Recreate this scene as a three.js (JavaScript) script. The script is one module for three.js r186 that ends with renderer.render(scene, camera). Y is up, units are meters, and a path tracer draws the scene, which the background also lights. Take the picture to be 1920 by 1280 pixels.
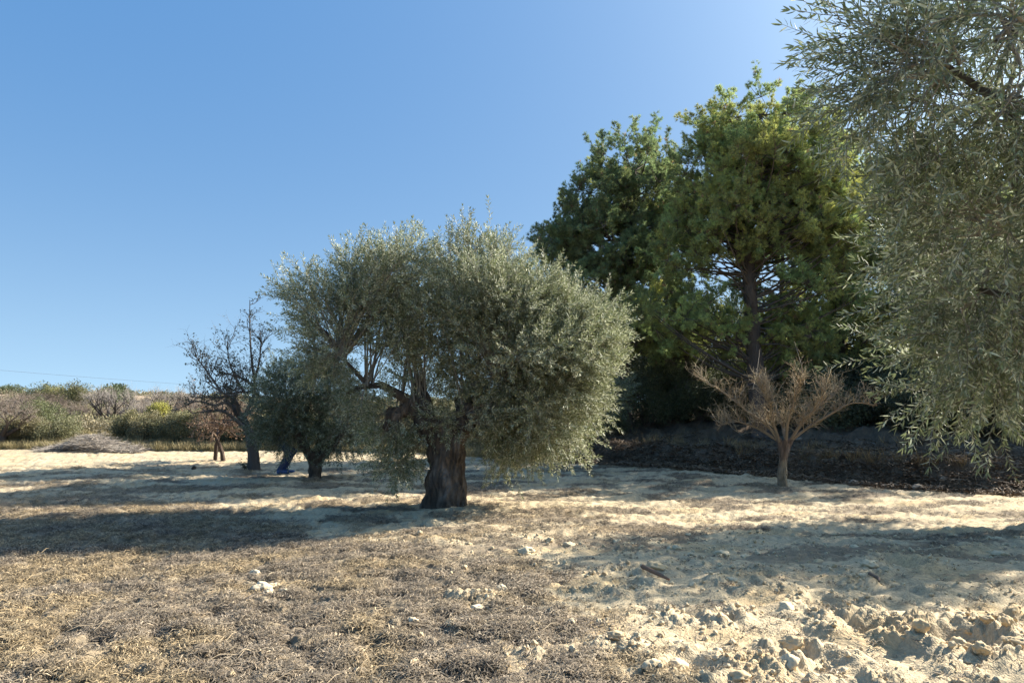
import * as THREE from 'three';
import { MarchingCubes } from 'three/addons/objects/MarchingCubes.js';
import { mergeVertices } from 'three/addons/utils/BufferGeometryUtils.js';
import { createNoise2D, createNoise3D } from 'simplex-noise';

// ---------------------------------------------------------------- camera, sky, sun, exposure
const scene = new THREE.Scene();
const F = 1423, EYE = 1.6, PITCH = Math.atan(120 / F);       // focal length in pixels of the 1920 wide frame
const camera = new THREE.PerspectiveCamera(2 * Math.atan(640 / F) * 180 / Math.PI, 1.5, 0.05, 6000);
camera.position.set(0, EYE, 0);
camera.rotation.x = PITCH;
const renderer = new THREE.WebGLRenderer();
renderer.toneMapping = THREE.LinearToneMapping;
renderer.toneMappingExposure = 2.85;
renderer.shadowMap.enabled = true;

const AZ = 27 * Math.PI / 180, EL = 30 * Math.PI / 180;       // sun: to the right and a little ahead
const SUN = new THREE.Vector3(Math.cos(EL) * Math.cos(AZ), Math.sin(EL), -Math.cos(EL) * Math.sin(AZ));
{
  const w = 1024, h = 512, data = new Float32Array(w * h * 4), d = new THREE.Vector3();
  for (let j = 0; j < h; j++) for (let i = 0; i < w; i++) {
    const th = ((j + 0.5) / h - 0.5) * Math.PI, ph = ((i + 0.5) / w - 0.5) * 2 * Math.PI;
    d.set(Math.cos(th) * Math.cos(ph), Math.sin(th), Math.cos(th) * Math.sin(ph));
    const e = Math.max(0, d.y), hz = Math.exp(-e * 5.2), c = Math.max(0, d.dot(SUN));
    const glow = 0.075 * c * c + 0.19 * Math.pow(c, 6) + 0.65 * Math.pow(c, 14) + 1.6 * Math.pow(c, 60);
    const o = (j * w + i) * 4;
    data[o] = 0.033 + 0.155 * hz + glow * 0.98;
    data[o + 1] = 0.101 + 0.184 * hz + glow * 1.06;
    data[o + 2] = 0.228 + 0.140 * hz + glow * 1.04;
    data[o + 3] = 1;
  }
  const t = new THREE.DataTexture(data, w, h, THREE.RGBAFormat, THREE.FloatType);
  t.mapping = THREE.EquirectangularReflectionMapping; t.magFilter = THREE.LinearFilter; t.needsUpdate = true;
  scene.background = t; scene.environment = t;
}
const sun = new THREE.DirectionalLight(new THREE.Color(1.0, 0.925, 0.80), 5);
sun.position.copy(SUN).multiplyScalar(90); sun.target.position.set(0, 0, -12);
sun.position.add(sun.target.position); sun.castShadow = true; sun.shadow.radius = 1;
Object.assign(sun.shadow.camera, { left: -40, right: 40, top: 30, bottom: -30, near: 1, far: 220 });
sun.shadow.mapSize.set(4096, 4096);
scene.add(sun, sun.target);

// ---------------------------------------------------------------- helpers
const V = (x = 0, y = 0, z = 0) => new THREE.Vector3(x, y, z);
function rng(seed) { let s = seed >>> 0; return () => { s = (s + 0x6d2b79f5) | 0; let t = Math.imul(s ^ (s >>> 15), 1 | s); t = (t + Math.imul(t ^ (t >>> 7), 61 | t)) ^ t; return ((t ^ (t >>> 14)) >>> 0) / 4294967296; }; }
const n2 = createNoise2D(rng(11)), n3 = createNoise3D(rng(12));
const smooth = (a, b, x) => { const t = Math.min(1, Math.max(0, (x - a) / (b - a))); return t * t * (3 - 2 * t); };
const lerp = (a, b, t) => a + (b - a) * t;
const fbm = (x, z, o = 4) => { let s = 0, a = 1, f = 1, t = 0; for (let i = 0; i < o; i++) { s += a * n2(x * f + i * 17.3, z * f - i * 9.1); t += a; a *= 0.5; f *= 2.03; } return s / t; };
const unit = (r) => { let v; do v = V(r() * 2 - 1, r() * 2 - 1, r() * 2 - 1); while (v.lengthSq() > 1 || v.lengthSq() < 1e-4); return v.normalize(); };
const ball = (r) => { let v; do v = V(r() * 2 - 1, r() * 2 - 1, r() * 2 - 1); while (v.lengthSq() > 1); return v; };
function piecewise(t, x) { if (x <= t[0][0]) return t[0][1]; for (let i = 1; i < t.length; i++) if (x <= t[i][0]) return lerp(t[i - 1][1], t[i][1], (x - t[i - 1][0]) / (t[i][0] - t[i - 1][0])); return t[t.length - 1][1]; }
// places measured in the photograph, turned into real positions: at a distance, or where the sight line meets flat ground
const CP = Math.cos(PITCH), SP = Math.sin(PITCH);
function ray(px, py) { const x = (px - 960) / F, y = -(py - 640) / F; return V(x, y * CP + SP, -CP + y * SP); }
function P(px, py, d) { const r = ray(px, py); return r.multiplyScalar(d / -r.z).add(V(0, EYE, 0)); }
function G(px, py, h = 0) { const r = ray(px, py); return r.multiplyScalar((h - EYE) / r.y).add(V(0, EYE, 0)); }

// ---------------------------------------------------------------- ground
const EDGE = [[-60, -31], [-18, -27.4], [-8, -27], [-3, -25.5], [1.5, -21.7], [5, -18], [9.3, -13.9], [14, -12.4], [60, -11]];
const STRAWX = [[3, 1.1], [4.4, 1.0], [6.2, 0.55], [8.1, -0.5], [9.3, -2.2], [11, -4.2], [14, -6.5], [20, -14]];
function strawy(x, z) {                                           // 0 bare sandy soil .. 1 mown straw
  const d = -z, nn = fbm(x * 0.55, z * 0.55, 3);
  let s = smooth(0.7, -0.7, x - piecewise(STRAWX, d) + nn * 1.3);
  s = Math.max(s, 0.42 * smooth(0.05, 0.5, n2(x * 0.8 + 30, z * 0.5) + 0.25) * smooth(14, 10, d) * smooth(8.2, 9.4, d) * smooth(2.2, 0.4, x));
  s *= lerp(1, smooth(16, 11, d) * 0.75 + 0.12, smooth(9, 12, d));
  s *= 1 - 0.9 * smooth(0.5, 0.7, n2(x * 1.1 + 9, z * 1.1 - 4)) * smooth(-1.6, 0.3, x - piecewise(STRAWX, d) + 0.8);  // bare patches
  return s;
}
const HOLES = [[1795, 1195, 0.30, 0.10], [1485, 1222, 0.14, 0.07], [1360, 1165, 0.12, 0.045], [1560, 1140, 0.26, 0.06], [1400, 1100, 0.2, 0.05], [1690, 1065, 0.22, 0.06], [1180, 1110, .2, .05], [1640, 1180, .25, .06], [1300, 1250, .2, .05], [1545, 1245, .25, .06]].map(([x, y, r, h]) => { const g = G(x, y); return [g.x, g.z, r, h]; });
const bankOf = (x, z) => piecewise(EDGE, x) - z;                  // metres beyond the edge of the field
function H0(x, z) {
  const d = Math.hypot(x, z);
  let y = 0.05 * n2(x * 0.16, z * 0.16) * smooth(2, 7, d);
  const s = bankOf(x, z);
  if (s > 0) {
    const right = smooth(-3, 3, x);
    y += right * (0.42 * smooth(0, 1.8, s) + 0.7 * smooth(1.5, 9, s)) + (1 - right) * 0.35 * smooth(0, 2.5, s);
    y += 0.12 * fbm(x * 0.5, z * 0.5, 3) * smooth(0, 2, s) * smooth(70, 30, s);
  }
  if (d > 60) {
    const ridge = smooth(85, 205, d), side = smooth(40, -30, x + d * 0.12);
    y += ridge * (1.7 + 1.0 * n2(x * 0.012 + 3, z * 0.012) + 0.9 * n2(x * 0.04, z * 0.04)) * (0.6 + 0.4 * side);
    const hx = x + 92, hz = z + 150;                              // nearer sandy knoll at the left
    y += 2.3 * Math.exp(-(hx * hx / 900 + hz * hz / 700));
    y -= smooth(260, 420, d) * 4;
  }
  return y;
}
function H(x, z) {
  let y = H0(x, z);
  const d = Math.hypot(x, z);
  if (d > 45) return y;
  const fade = smooth(45, 25, d), st = strawy(x, z), beyond = bankOf(x, z);
  const open = smooth(0.2, -0.6, beyond), rough = smooth(10.4, 7.6, d + 0.9 * n2(x * 0.7, z * 0.7)) * open;
  const sand = 1 - st;
  // broken, trampled sandy soil in front; raked and driven over farther back
  const b1 = Math.abs(n2(x * 1.9 + 5, z * 1.9)), b2 = Math.abs(n2(x * 4.3, z * 4.3 + 7)), b3 = Math.abs(n2(x * 9.5, z * 9.5 - 3));
  const lump = smooth(0.1, 0.6, n2(x * 1.3 - 8, z * 1.3));
  y += rough * sand * (0.05 * (b1 - 0.4) + lump * 0.045 * Math.sqrt(b2) + (0.008 + 0.016 * lump) * (Math.sqrt(b3) - 0.5) + 0.008 * n2(x * 21, z * 21) * (0.5 + lump));
  y += rough * st * (0.04 * n2(x * 2.3, z * 2.3) + 0.022 * n2(x * 6.1, z * 6.1) + 0.010 * n2(x * 17, z * 17));
  const far = (1 - rough) * open * fade;
  const a = x * 0.62 + z * 1.0 + 0.7 * n2(x * 0.15, z * 0.15), tr = Math.sin(a * 7.4 + 1.2 * n2(x * 0.3, z * 0.3));
  y += far * (0.026 * tr * smooth(-0.3, 0.4, n2(x * 0.25 + 4, z * 0.6)) + 0.028 * n2(x * 0.9, z * 1.5) + (0.03 * (Math.abs(n2(x * 1.4, z * 2.3)) - 0.35) + 0.035 * (Math.abs(n2(x * 3.1 + 4, z * 4.6)) - 0.35)) * (0.35 + 0.65 * smooth(-0.4, 0.4, n2(x * 0.4, z * 0.4))) + 0.02 * n2(x * 6, z * 7));
  if (beyond > -0.3) y += fade * smooth(-0.3, 1.2, beyond) * (0.10 * n2(x * 1.2, z * 1.2) + 0.05 * n2(x * 3.3, z * 3.3) + 0.02 * n2(x * 8, z * 8));
  for (const [hx, hz, r, dp] of HOLES) { const q = ((x - hx) ** 2 + (z - hz) ** 2) / (r * r); if (q < 9) y += dp * (0.75 * Math.exp(-((Math.sqrt(q) - 1.25) ** 2) * 5) * (0.5 + 0.8 * Math.abs(n2(x * 6, z * 6))) - 1.1 * Math.exp(-q * 2.2)); }
  return y;
}
const grainTex = (() => {                                         // fine soil grain, one tile = 1.6 m
  const s = 1024, col = new Uint8Array(s * s * 4), bmp = new Uint8Array(s * s * 4), r = rng(5);
  const T = (u, v, f, o) => { const a = u * 2 * Math.PI, b = v * 2 * Math.PI, k = f / (2 * Math.PI); return n3(Math.cos(a) * k + o, Math.sin(a) * k + Math.cos(b) * k, Math.sin(b) * k - o); };
  for (let j = 0; j < s; j++) for (let i = 0; i < s; i++) {
    const u = i / s, v = j / s;
    const a = T(u, v, 14, 3), b = T(u, v, 40, 8), c = T(u, v, 105, 1), g = r();
    const hgt = 0.5 + 0.16 * a + 0.16 * b + 0.16 * c + 0.12 * (g - 0.5);
    const l = 0.86 + 0.05 * a + 0.05 * b + 0.06 * c + 0.10 * (g - 0.5), o = (j * s + i) * 4;
    const q = Math.max(0, Math.min(1, l));
    col[o] = 255 * q; col[o + 1] = 253 * q * (1 - 0.015 * a); col[o + 2] = 250 * q * (1 - 0.03 * a); col[o + 3] = 255;
    bmp[o] = bmp[o + 1] = bmp[o + 2] = 255 * Math.max(0, Math.min(1, hgt)); bmp[o + 3] = 255;
  }
  const mk = (d, srgb) => { const t = new THREE.DataTexture(d, s, s); t.wrapS = t.wrapT = THREE.RepeatWrapping; t.magFilter = THREE.LinearFilter; if (srgb) t.colorSpace = THREE.SRGBColorSpace; t.needsUpdate = true; return t; };
  return [mk(col, true), mk(bmp, false)];
})();
{
  const radii = [0.25, 0.6, 1, 1.5, 2, 2.4, 2.8, 3.1, 3.4];
  for (let r = 3.5; r < 3000;) { radii.push(r); r += r < 12 ? 0.020 * Math.pow(r / 4.5, 1.25) : r < 45 ? 0.068 * Math.pow(r / 12, 1.7) : r * 0.035; }
  const angs = [];
  for (let a = -44; a < 44; a += 0.14) angs.push(a);
  for (let a = 44; a < 316; a += 2) angs.push(a);
  const na = angs.length, nr = radii.length, pos = new Float32Array(na * nr * 3), col = new Float32Array(na * nr * 3), uv = new Float32Array(na * nr * 2), idx = [];
  const c = [0, 0, 0];
  for (let j = 0; j < nr; j++) for (let i = 0; i < na; i++) {
    const a = angs[i] * Math.PI / 180, x = radii[j] * Math.sin(a), z = -radii[j] * Math.cos(a), k = j * na + i;
    pos[k * 3] = x; pos[k * 3 + 1] = H(x, z); pos[k * 3 + 2] = z; uv[k * 2] = x / 1.6; uv[k * 2 + 1] = z / 1.6;
    const d = radii[j], st = strawy(x, z), s = bankOf(x, z), m1 = fbm(x * 0.9, z * 0.9, 4), m2 = n2(x * 7, z * 7), m3 = n2(x * 2.2 + 40, z * 3.4);
    let sand = [0.70, 0.57, 0.37];
    let t = 0.93 + 0.10 * m1 + 0.05 * m2; for (let q = 0; q < 3; q++) c[q] = sand[q] * t;
    const ochre = smooth(0.25, 0.7, n2(x * 0.6 - 20, z * 0.9)); c[0] *= 1 - 0.04 * ochre; c[1] *= 1 - 0.10 * ochre; c[2] *= 1 - 0.2 * ochre;
    const litter = Math.min(1, st * 1.0 + 1.0 * smooth(0.12, 0.26, n2(x * 0.4 + 40, z * 0.85) + 0.4 * n2(x * 1.7, z * 3.1) + 0.25 * m2) * smooth(30, 18, d) * smooth(7, 9, d) + 0.18 * smooth(0.3, 0.6, m3 + 0.3 * m2) * smooth(9, 7, d)) * smooth(-0.75, 0.15, m1 + 0.4 * m2 + 0.45);
    const lc = [0.22, 0.17, 0.115]; for (let q = 0; q < 3; q++) c[q] = lerp(c[q], lc[q] * (1 + 0.25 * m2), litter * 0.78);
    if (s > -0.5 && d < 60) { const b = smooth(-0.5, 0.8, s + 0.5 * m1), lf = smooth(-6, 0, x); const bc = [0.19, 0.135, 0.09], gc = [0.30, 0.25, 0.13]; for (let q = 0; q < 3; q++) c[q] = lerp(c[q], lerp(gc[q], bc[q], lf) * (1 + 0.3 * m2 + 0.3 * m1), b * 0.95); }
    if (d > 40) { const f = smooth(40, 70, d), e = smooth(0.05, 0.4, n2(x * 0.03 + 7, z * 0.05) + 0.25 * n2(x * 0.16, z * 0.16)); const knoll = Math.exp(-(((x + 92) ** 2) / 900 + ((z + 150) ** 2) / 900)); const g1 = [0.17, 0.155, 0.07], g2 = [0.52, 0.38, 0.25]; const w = Math.min(1, e * 0.55 + 1.3 * knoll); for (let q = 0; q < 3; q++) c[q] = lerp(c[q], lerp(g1[q], g2[q], w) * (1 + 0.2 * m1), f); }
    col[k * 3] = c[0]; col[k * 3 + 1] = c[1]; col[k * 3 + 2] = c[2];
    if (j + 1 < nr) { const i1 = (i + 1) % na, A = k, B = j * na + i1, C = A + na, D = B + na; idx.push(A, D, C, A, B, D); }
  }
  const g = new THREE.BufferGeometry();
  g.setAttribute('position', new THREE.BufferAttribute(pos, 3)); g.setAttribute('color', new THREE.BufferAttribute(col, 3)); g.setAttribute('uv', new THREE.BufferAttribute(uv, 2));
  for (let q = 0; q < idx.length; q += 3) { const t = idx[q + 1]; idx[q + 1] = idx[q + 2]; idx[q + 2] = t; }
  g.setIndex(idx); g.computeVertexNormals();
  if (g.attributes.normal.getY(Math.floor(na * nr / 2)) < 0) { for (let q = 0; q < idx.length; q += 3) { const t = idx[q + 1]; idx[q + 1] = idx[q + 2]; idx[q + 2] = t; } g.setIndex(idx); g.computeVertexNormals(); }
  const m = new THREE.MeshStandardMaterial({ vertexColors: true, roughness: 1, map: grainTex[0], bumpMap: grainTex[1], bumpScale: 0.014 });
  const o = new THREE.Mesh(g, m); o.name = 'ground'; o.castShadow = o.receiveShadow = true; o.userData = { kind: 'structure', label: 'sandy field with mown straw, broken soil and scrubby hills', category: 'ground' };
  scene.add(o);
}

// ---------------------------------------------------------------- mesh building tools
const used = new Map();
const numbered = (n) => { const k = used.get(n) || 0; used.set(n, k + 1); return k ? n + '_' + String(k).padStart(3, '0') : n; };
class Acc {                                                       // collects tubes, leaves and lumps into one geometry
  constructor() { this.p = []; this.c = []; this.u = []; this.i = []; }
  v(p, c, u = 0, w = 0) { this.p.push(p.x, p.y, p.z); this.c.push(c[0], c[1], c[2]); this.u.push(u, w); return this.p.length / 3 - 1; }
  tube(pts, rad, sides, col, o = {}) {
    const n = pts.length, T = V(), N = V(), B = V(), q = V(), first = this.p.length / 3; let len = 0;
    T.subVectors(pts[1], pts[0]).normalize(); N.set(Math.abs(T.y) > 0.9 ? 1 : 0, Math.abs(T.y) > 0.9 ? 0 : 1, 0); N.addScaledVector(T, -N.dot(T)).normalize();
    for (let k = 0; k < n; k++) {
      if (k) len += pts[k].distanceTo(pts[k - 1]);
      T.subVectors(pts[Math.min(n - 1, k + 1)], pts[Math.max(0, k - 1)]).normalize(); N.addScaledVector(T, -N.dot(T)).normalize(); B.crossVectors(T, N);
      for (let s = 0; s < sides; s++) {
        const a = s / sides * Math.PI * 2; let r = rad[k];
        if (o.knob) r *= 1 + o.knob * n3(Math.cos(a) * 1.7 + o.seed, len * 2.2, Math.sin(a) * 1.7);
        q.copy(pts[k]).addScaledVector(N, Math.cos(a) * r).addScaledVector(B, Math.sin(a) * r);
        const t = o.vary ? 1 + o.vary * n3(q.x * 9, q.y * 4, q.z * 9) : 1;
        this.v(q, [col[0] * t, col[1] * t, col[2] * t], s / sides * (o.ur || 2), len * (o.vr || 2));
      }
    }
    for (let k = 0; k + 1 < n; k++) for (let s = 0; s < sides; s++) { const a = first + k * sides + s, b = first + k * sides + (s + 1) % sides, c = a + sides, d = b + sides; this.i.push(a, b, c, b, d, c); }
    if (o.cap !== false) { const e = this.v(pts[n - 1], col); for (let s = 0; s < sides; s++) this.i.push(first + (n - 1) * sides + s, first + (n - 1) * sides + (s + 1) % sides, e); }
  }
  leaf(p, dir, nrm, L, W, col, fine) {                            // folded lance-shaped blade
    const s = V().crossVectors(dir, nrm).normalize(), up = V().crossVectors(s, dir).normalize(), at = (a, b, h) => V().copy(p).addScaledVector(dir, a * L).addScaledVector(s, b * W).addScaledVector(up, h * W);
    if (!fine) { const a = this.v(p, col), b = this.v(at(0.5, 0.5, 0.22), col), c = this.v(at(1, 0, 0), col), d = this.v(at(0.5, -0.5, 0.22), col); this.i.push(a, b, c, a, c, d); return; }
    const bend = fine, c2 = [col[0] * 1.12, col[1] * 1.12, col[2] * 1.1];
    const a = this.v(p, col), m1 = this.v(at(0.35, 0, 0.05 * bend), c2), m2 = this.v(at(0.7, 0, -0.35 * bend), c2), e = this.v(at(1, 0, -1.1 * bend), col);
    for (const k of [1, -1]) { const b = this.v(at(0.32, 0.46 * k, 0.16), col), d = this.v(at(0.68, 0.42 * k, 0.14 - 0.35 * bend), col); const f = k > 0 ? (x, y, z) => this.i.push(x, y, z) : (x, y, z) => this.i.push(x, z, y); f(a, b, m1); f(b, d, m1); f(d, m2, m1); f(d, e, m2); }
  }
  build() {
    const g = new THREE.BufferGeometry();
    g.setAttribute('position', new THREE.Float32BufferAttribute(this.p, 3)); g.setAttribute('color', new THREE.Float32BufferAttribute(this.c, 3)); g.setAttribute('uv', new THREE.Float32BufferAttribute(this.u, 2));
    g.setIndex(this.i); g.computeVertexNormals(); return g;
  }
}
function mesh(name, geo, mat, parent, kind) { const m = new THREE.Mesh(geo, mat); m.name = parent ? name : numbered(name); m.castShadow = m.receiveShadow = true; if (kind) m.userData.kind = kind; (parent || scene).add(m); return m; }
function thing(name, label, category, at, group) { const o = new THREE.Group(); o.name = numbered(name); o.position.copy(at); o.userData = { label, category }; if (group) o.userData.group = group; scene.add(o); return o; }
const M4 = new THREE.Matrix4(), Q = new THREE.Quaternion(), Q2 = new THREE.Quaternion(), UPV = V(0, 1, 0), SC = V(), CO = new THREE.Color();
class Copies {                                                    // many alike sprigs, tufts or straws
  constructor() { this.m = []; this.k = []; }
  add(p, dir, roll, s, tint, sy) { Q.setFromUnitVectors(UPV, dir); Q2.setFromAxisAngle(UPV, roll); Q.multiply(Q2); SC.set(s, s * (sy || 1), s); this.m.push(M4.compose(p, Q, SC).clone()); this.k.push(tint); }
  build(name, geo, mat, parent) {
    const o = new THREE.InstancedMesh(geo, mat, this.m.length); o.name = parent ? name : numbered(name); o.userData.kind = 'stuff'; o.castShadow = o.receiveShadow = true;
    this.m.forEach((m, i) => { o.setMatrixAt(i, m); const t = this.k[i]; o.setColorAt(i, CO.setRGB(t[0], t[1], t[2])); });
    (parent || scene).add(o); return o;
  }
}
const barkTex = (() => {
  const w = 256, h = 512, d = new Uint8Array(w * h * 4);
  for (let j = 0; j < h; j++) for (let i = 0; i < w; i++) {
    const a = i / w * Math.PI * 2, x = Math.cos(a), z = Math.sin(a), y = j / h, b = y * Math.PI * 2;
    const r = 1 - Math.abs(n3(x * 2.6 + Math.cos(b) * 0.5, z * 2.6, Math.sin(b) * 0.5)), f = n3(x * 9 + Math.cos(b) * 1.5, z * 9, Math.sin(b) * 1.5);
    const v = 255 * Math.max(0, Math.min(1, 0.25 + 0.55 * r * r + 0.2 * f)), o = (j * w + i) * 4; d[o] = d[o + 1] = d[o + 2] = v; d[o + 3] = 255;
  }
  const t = new THREE.DataTexture(d, w, h); t.wrapS = t.wrapT = THREE.RepeatWrapping; t.magFilter = THREE.LinearFilter; t.needsUpdate = true; return t;
})();
const MAT = {
  bark: new THREE.MeshStandardMaterial({ vertexColors: true, roughness: 0.95, bumpMap: barkTex, bumpScale: 0.03 }),
  twig: new THREE.MeshStandardMaterial({ vertexColors: true, roughness: 0.9 }),
  olive: new THREE.MeshPhysicalMaterial({ vertexColors: true, roughness: 0.75, side: THREE.DoubleSide, transmission: 0.38, thickness: 0 }),
  oliveNear: new THREE.MeshPhysicalMaterial({ vertexColors: true, roughness: 0.75, side: THREE.DoubleSide, transmission: 0.42, thickness: 0 }),
  pine: new THREE.MeshPhysicalMaterial({ vertexColors: true, roughness: 1, side: THREE.DoubleSide, transmission: 0.48, thickness: 0 }),
  bush: new THREE.MeshPhysicalMaterial({ vertexColors: true, roughness: 0.9, side: THREE.DoubleSide, transmission: 0.32, thickness: 0 }),
  straw: new THREE.MeshStandardMaterial({ vertexColors: true, roughness: 0.85, side: THREE.DoubleSide }),
  soil: new THREE.MeshStandardMaterial({ vertexColors: true, roughness: 1 }),
  cloth: new THREE.MeshStandardMaterial({ vertexColors: true, roughness: 0.9 }),
};
// ---- foliage pieces
function oliveSprig(seed, pairs, len, L, W, fine) {
  const r = rng(seed), a = new Acc(); a.tube([V(0, 0, 0), V(0.006, len * 0.5, 0), V(0, len, 0.006)], [0.0028, 0.002, 0.0012], 3, [0.20, 0.18, 0.13]);
  for (let k = 0; k < pairs; k++) {
    const y = len * (0.08 + 0.92 * k / (pairs - 1)), ph = k * 1.57 + r() * 0.7;
    for (const s of k === pairs - 1 ? [0, 1, 2] : [0, 1]) {
      const an = ph + s * (k === pairs - 1 ? 2.1 : Math.PI) + (r() - 0.5) * 0.5, tilt = (0.55 + 0.5 * r()) * (k === pairs - 1 ? 0.5 : 1);
      const d = V(Math.cos(an) * Math.sin(tilt), Math.cos(tilt), Math.sin(an) * Math.sin(tilt)).normalize(), nr = V().crossVectors(d, unit(r)).normalize();
      const silver = r() < 0.36 ? 1 : 0.10 * r(), t = (0.7 + 0.6 * r()) * (fine && r() < 0.05 ? 1.5 : 1);
      a.leaf(V(0, y, 0), d, nr, L * (0.75 + 0.45 * r()), W * (0.8 + 0.4 * r()), [lerp(0.165, 0.42, silver) * t, lerp(0.190, 0.43, silver) * t, lerp(0.088, 0.30, silver) * t], fine ? (r() - 0.3) : 0);
    }
  }
  return a.build();
}
const SPRIG = [oliveSprig(31, 10, 0.25, 0.062, 0.0145), oliveSprig(32, 11, 0.30, 0.058, 0.0135), oliveSprig(33, 8, 0.18, 0.060, 0.0145)];
const SPRIG_NEAR = [oliveSprig(41, 10, 0.25, 0.058, 0.0105, true), oliveSprig(42, 12, 0.31, 0.056, 0.0098, true), oliveSprig(43, 8, 0.20, 0.055, 0.0105, true)];
function pineTuft(seed, n, L) {
  const r = rng(seed), a = new Acc();
  for (let k = 0; k < n; k++) {
    const an = r() * 6.283, tl = 0.15 + 0.85 * Math.sqrt(r()), d = V(Math.cos(an) * Math.sin(tl), Math.cos(tl), Math.sin(an) * Math.sin(tl)), s = V().crossVectors(d, unit(r)).normalize().multiplyScalar(0.0036), y = r() * 0.06, l = L * (0.7 + 0.5 * r()), t = 0.75 + 0.5 * r();
    const c = [0.30 * t, 0.335 * t, 0.13 * t], p = V(0, y, 0);
    const i0 = a.v(V().copy(p).add(s), c), i1 = a.v(V().copy(p).sub(s), c), i2 = a.v(V().copy(p).addScaledVector(d, l).addScaledVector(s, 0.5), c), i3 = a.v(V().copy(p).addScaledVector(d, l).addScaledVector(s, -0.5), c); a.i.push(i0, i1, i2, i1, i3, i2);
  }
  return a.build();
}
const TUFT = [pineTuft(51, 34, 0.10), pineTuft(52, 40, 0.085)];
function leafBall(seed, n, R, L, W, col) {
  const r = rng(seed), a = new Acc();
  for (let k = 0; k < n; k++) { const p = ball(r).multiplyScalar(R), d = p.clone().normalize().add(unit(r).multiplyScalar(0.8)).normalize(), t = 0.7 + 0.6 * r(); a.leaf(p, d, unit(r), L * (0.7 + 0.6 * r()), W * (0.7 + 0.6 * r()), [col[0] * t, col[1] * t, col[2] * t]); }
  return a.build();
}
const LEAFY = leafBall(61, 40, 0.16, 0.055, 0.026, [1, 1, 1]), FARLEAF = leafBall(62, 26, 0.3, 0.16, 0.08, [1, 1, 1]);

const bez = (a, b, c, t) => V().copy(a).multiplyScalar((1 - t) * (1 - t)).addScaledVector(b, 2 * t * (1 - t)).addScaledVector(c, t * t);
// a leafy crown: shoots arch from the heads of the limbs into lobes, with sprigs all along their outer part
function shootsInto(r, base, lobes, heads, opt) {
  const wood = new Acc(), leaves = opt.sprigs.map(() => new Copies()), L = (p) => V().subVectors(p, base);
  for (const lb of lobes) for (let k = 0; k < lb.n; k++) {
    const u = ball(r); const ln = u.length(); u.multiplyScalar(Math.pow(ln, -0.45) * (1 + 0.16 * (r() - 0.3)) * (r() < 0.1 ? 1.14 + 0.16 * r() : 1));
    const t = V(lb.c.x + u.x * lb.r.x, lb.c.y + u.y * lb.r.y, lb.c.z + u.z * lb.r.z);
    let h = heads[0], best = 1e9; for (const q of heads) { const dd = q.distanceTo(t) * (0.8 + 0.5 * r()); if (dd < best) { best = dd; h = q; } }
    const s = h.clone().add(unit(r).multiplyScalar(opt.headR || 0.1)), span = s.distanceTo(t), mid = s.clone().lerp(t, 0.5).add(V((r() - 0.5) * 0.3, (opt.arch ?? 0.22) * span * (0.6 + 0.8 * r()), (r() - 0.5) * 0.3));
    const pts = [], rad = []; for (let q = 0; q <= 6; q++) { pts.push(L(bez(s, mid, t, q / 6))); rad.push(lerp(opt.rad || 0.016, 0.003, Math.pow(q / 6, 0.7)) * (0.8 + 0.3 * span / 2)); }
    wood.tube(pts, rad, 4, opt.wood || [0.24, 0.21, 0.16]);
    const cnt = Math.round((opt.per || 26) * (0.5 + 0.5 * Math.min(2, span) / 1.5) * (lb.dense || 1) * (0.6 + 0.8 * r()));
    const tone = 0.82 + 0.36 * r();
    for (let q = 0; q < cnt; q++) {
      const w = Math.pow(lerp(opt.from ?? 0.12, 1, Math.sqrt(r())), 1), p = bez(s, mid, t, w), tg = bez(s, mid, t, Math.min(1, w + 0.05)).sub(bez(s, mid, t, w - 0.05)).normalize();
      const out = unit(r), reach = (0.05 + (opt.reach || 0.34) * r()) * (1.15 - 0.65 * w);
      out.addScaledVector(tg, -0.6 * out.dot(tg)).normalize(); const o = p.clone().addScaledVector(out, reach).addScaledVector(tg, reach * 0.8);
      const d = tg.clone().multiplyScalar(0.7).addScaledVector(out, 0.75).add(V(0, (opt.lift ?? 0.2), 0)).addScaledVector(unit(r), 0.35).normalize();
      if (q % 3 === 0) wood.tube([L(p), L(o)], [0.004, 0.0022], 3, opt.wood || [0.24, 0.21, 0.16], { cap: false });
      const v = tone * (0.85 + 0.3 * r());
      leaves[Math.floor(r() * leaves.length)].add(L(o), d, r() * 6.28, 0.8 + 0.5 * r(), [v * (opt.tint?.[0] ?? 1), v * (opt.tint?.[1] ?? 1), v * (opt.tint?.[2] ?? 1)]);
    }
  }
  return { wood, leaves };
}
const lobePx = (d) => (px, py, rx, ry, rz, n, dz = 0, dense = 1) => ({ c: P(px, py, d - dz), r: V(rx * d / F, ry * d / F, rz), n, dense });
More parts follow.
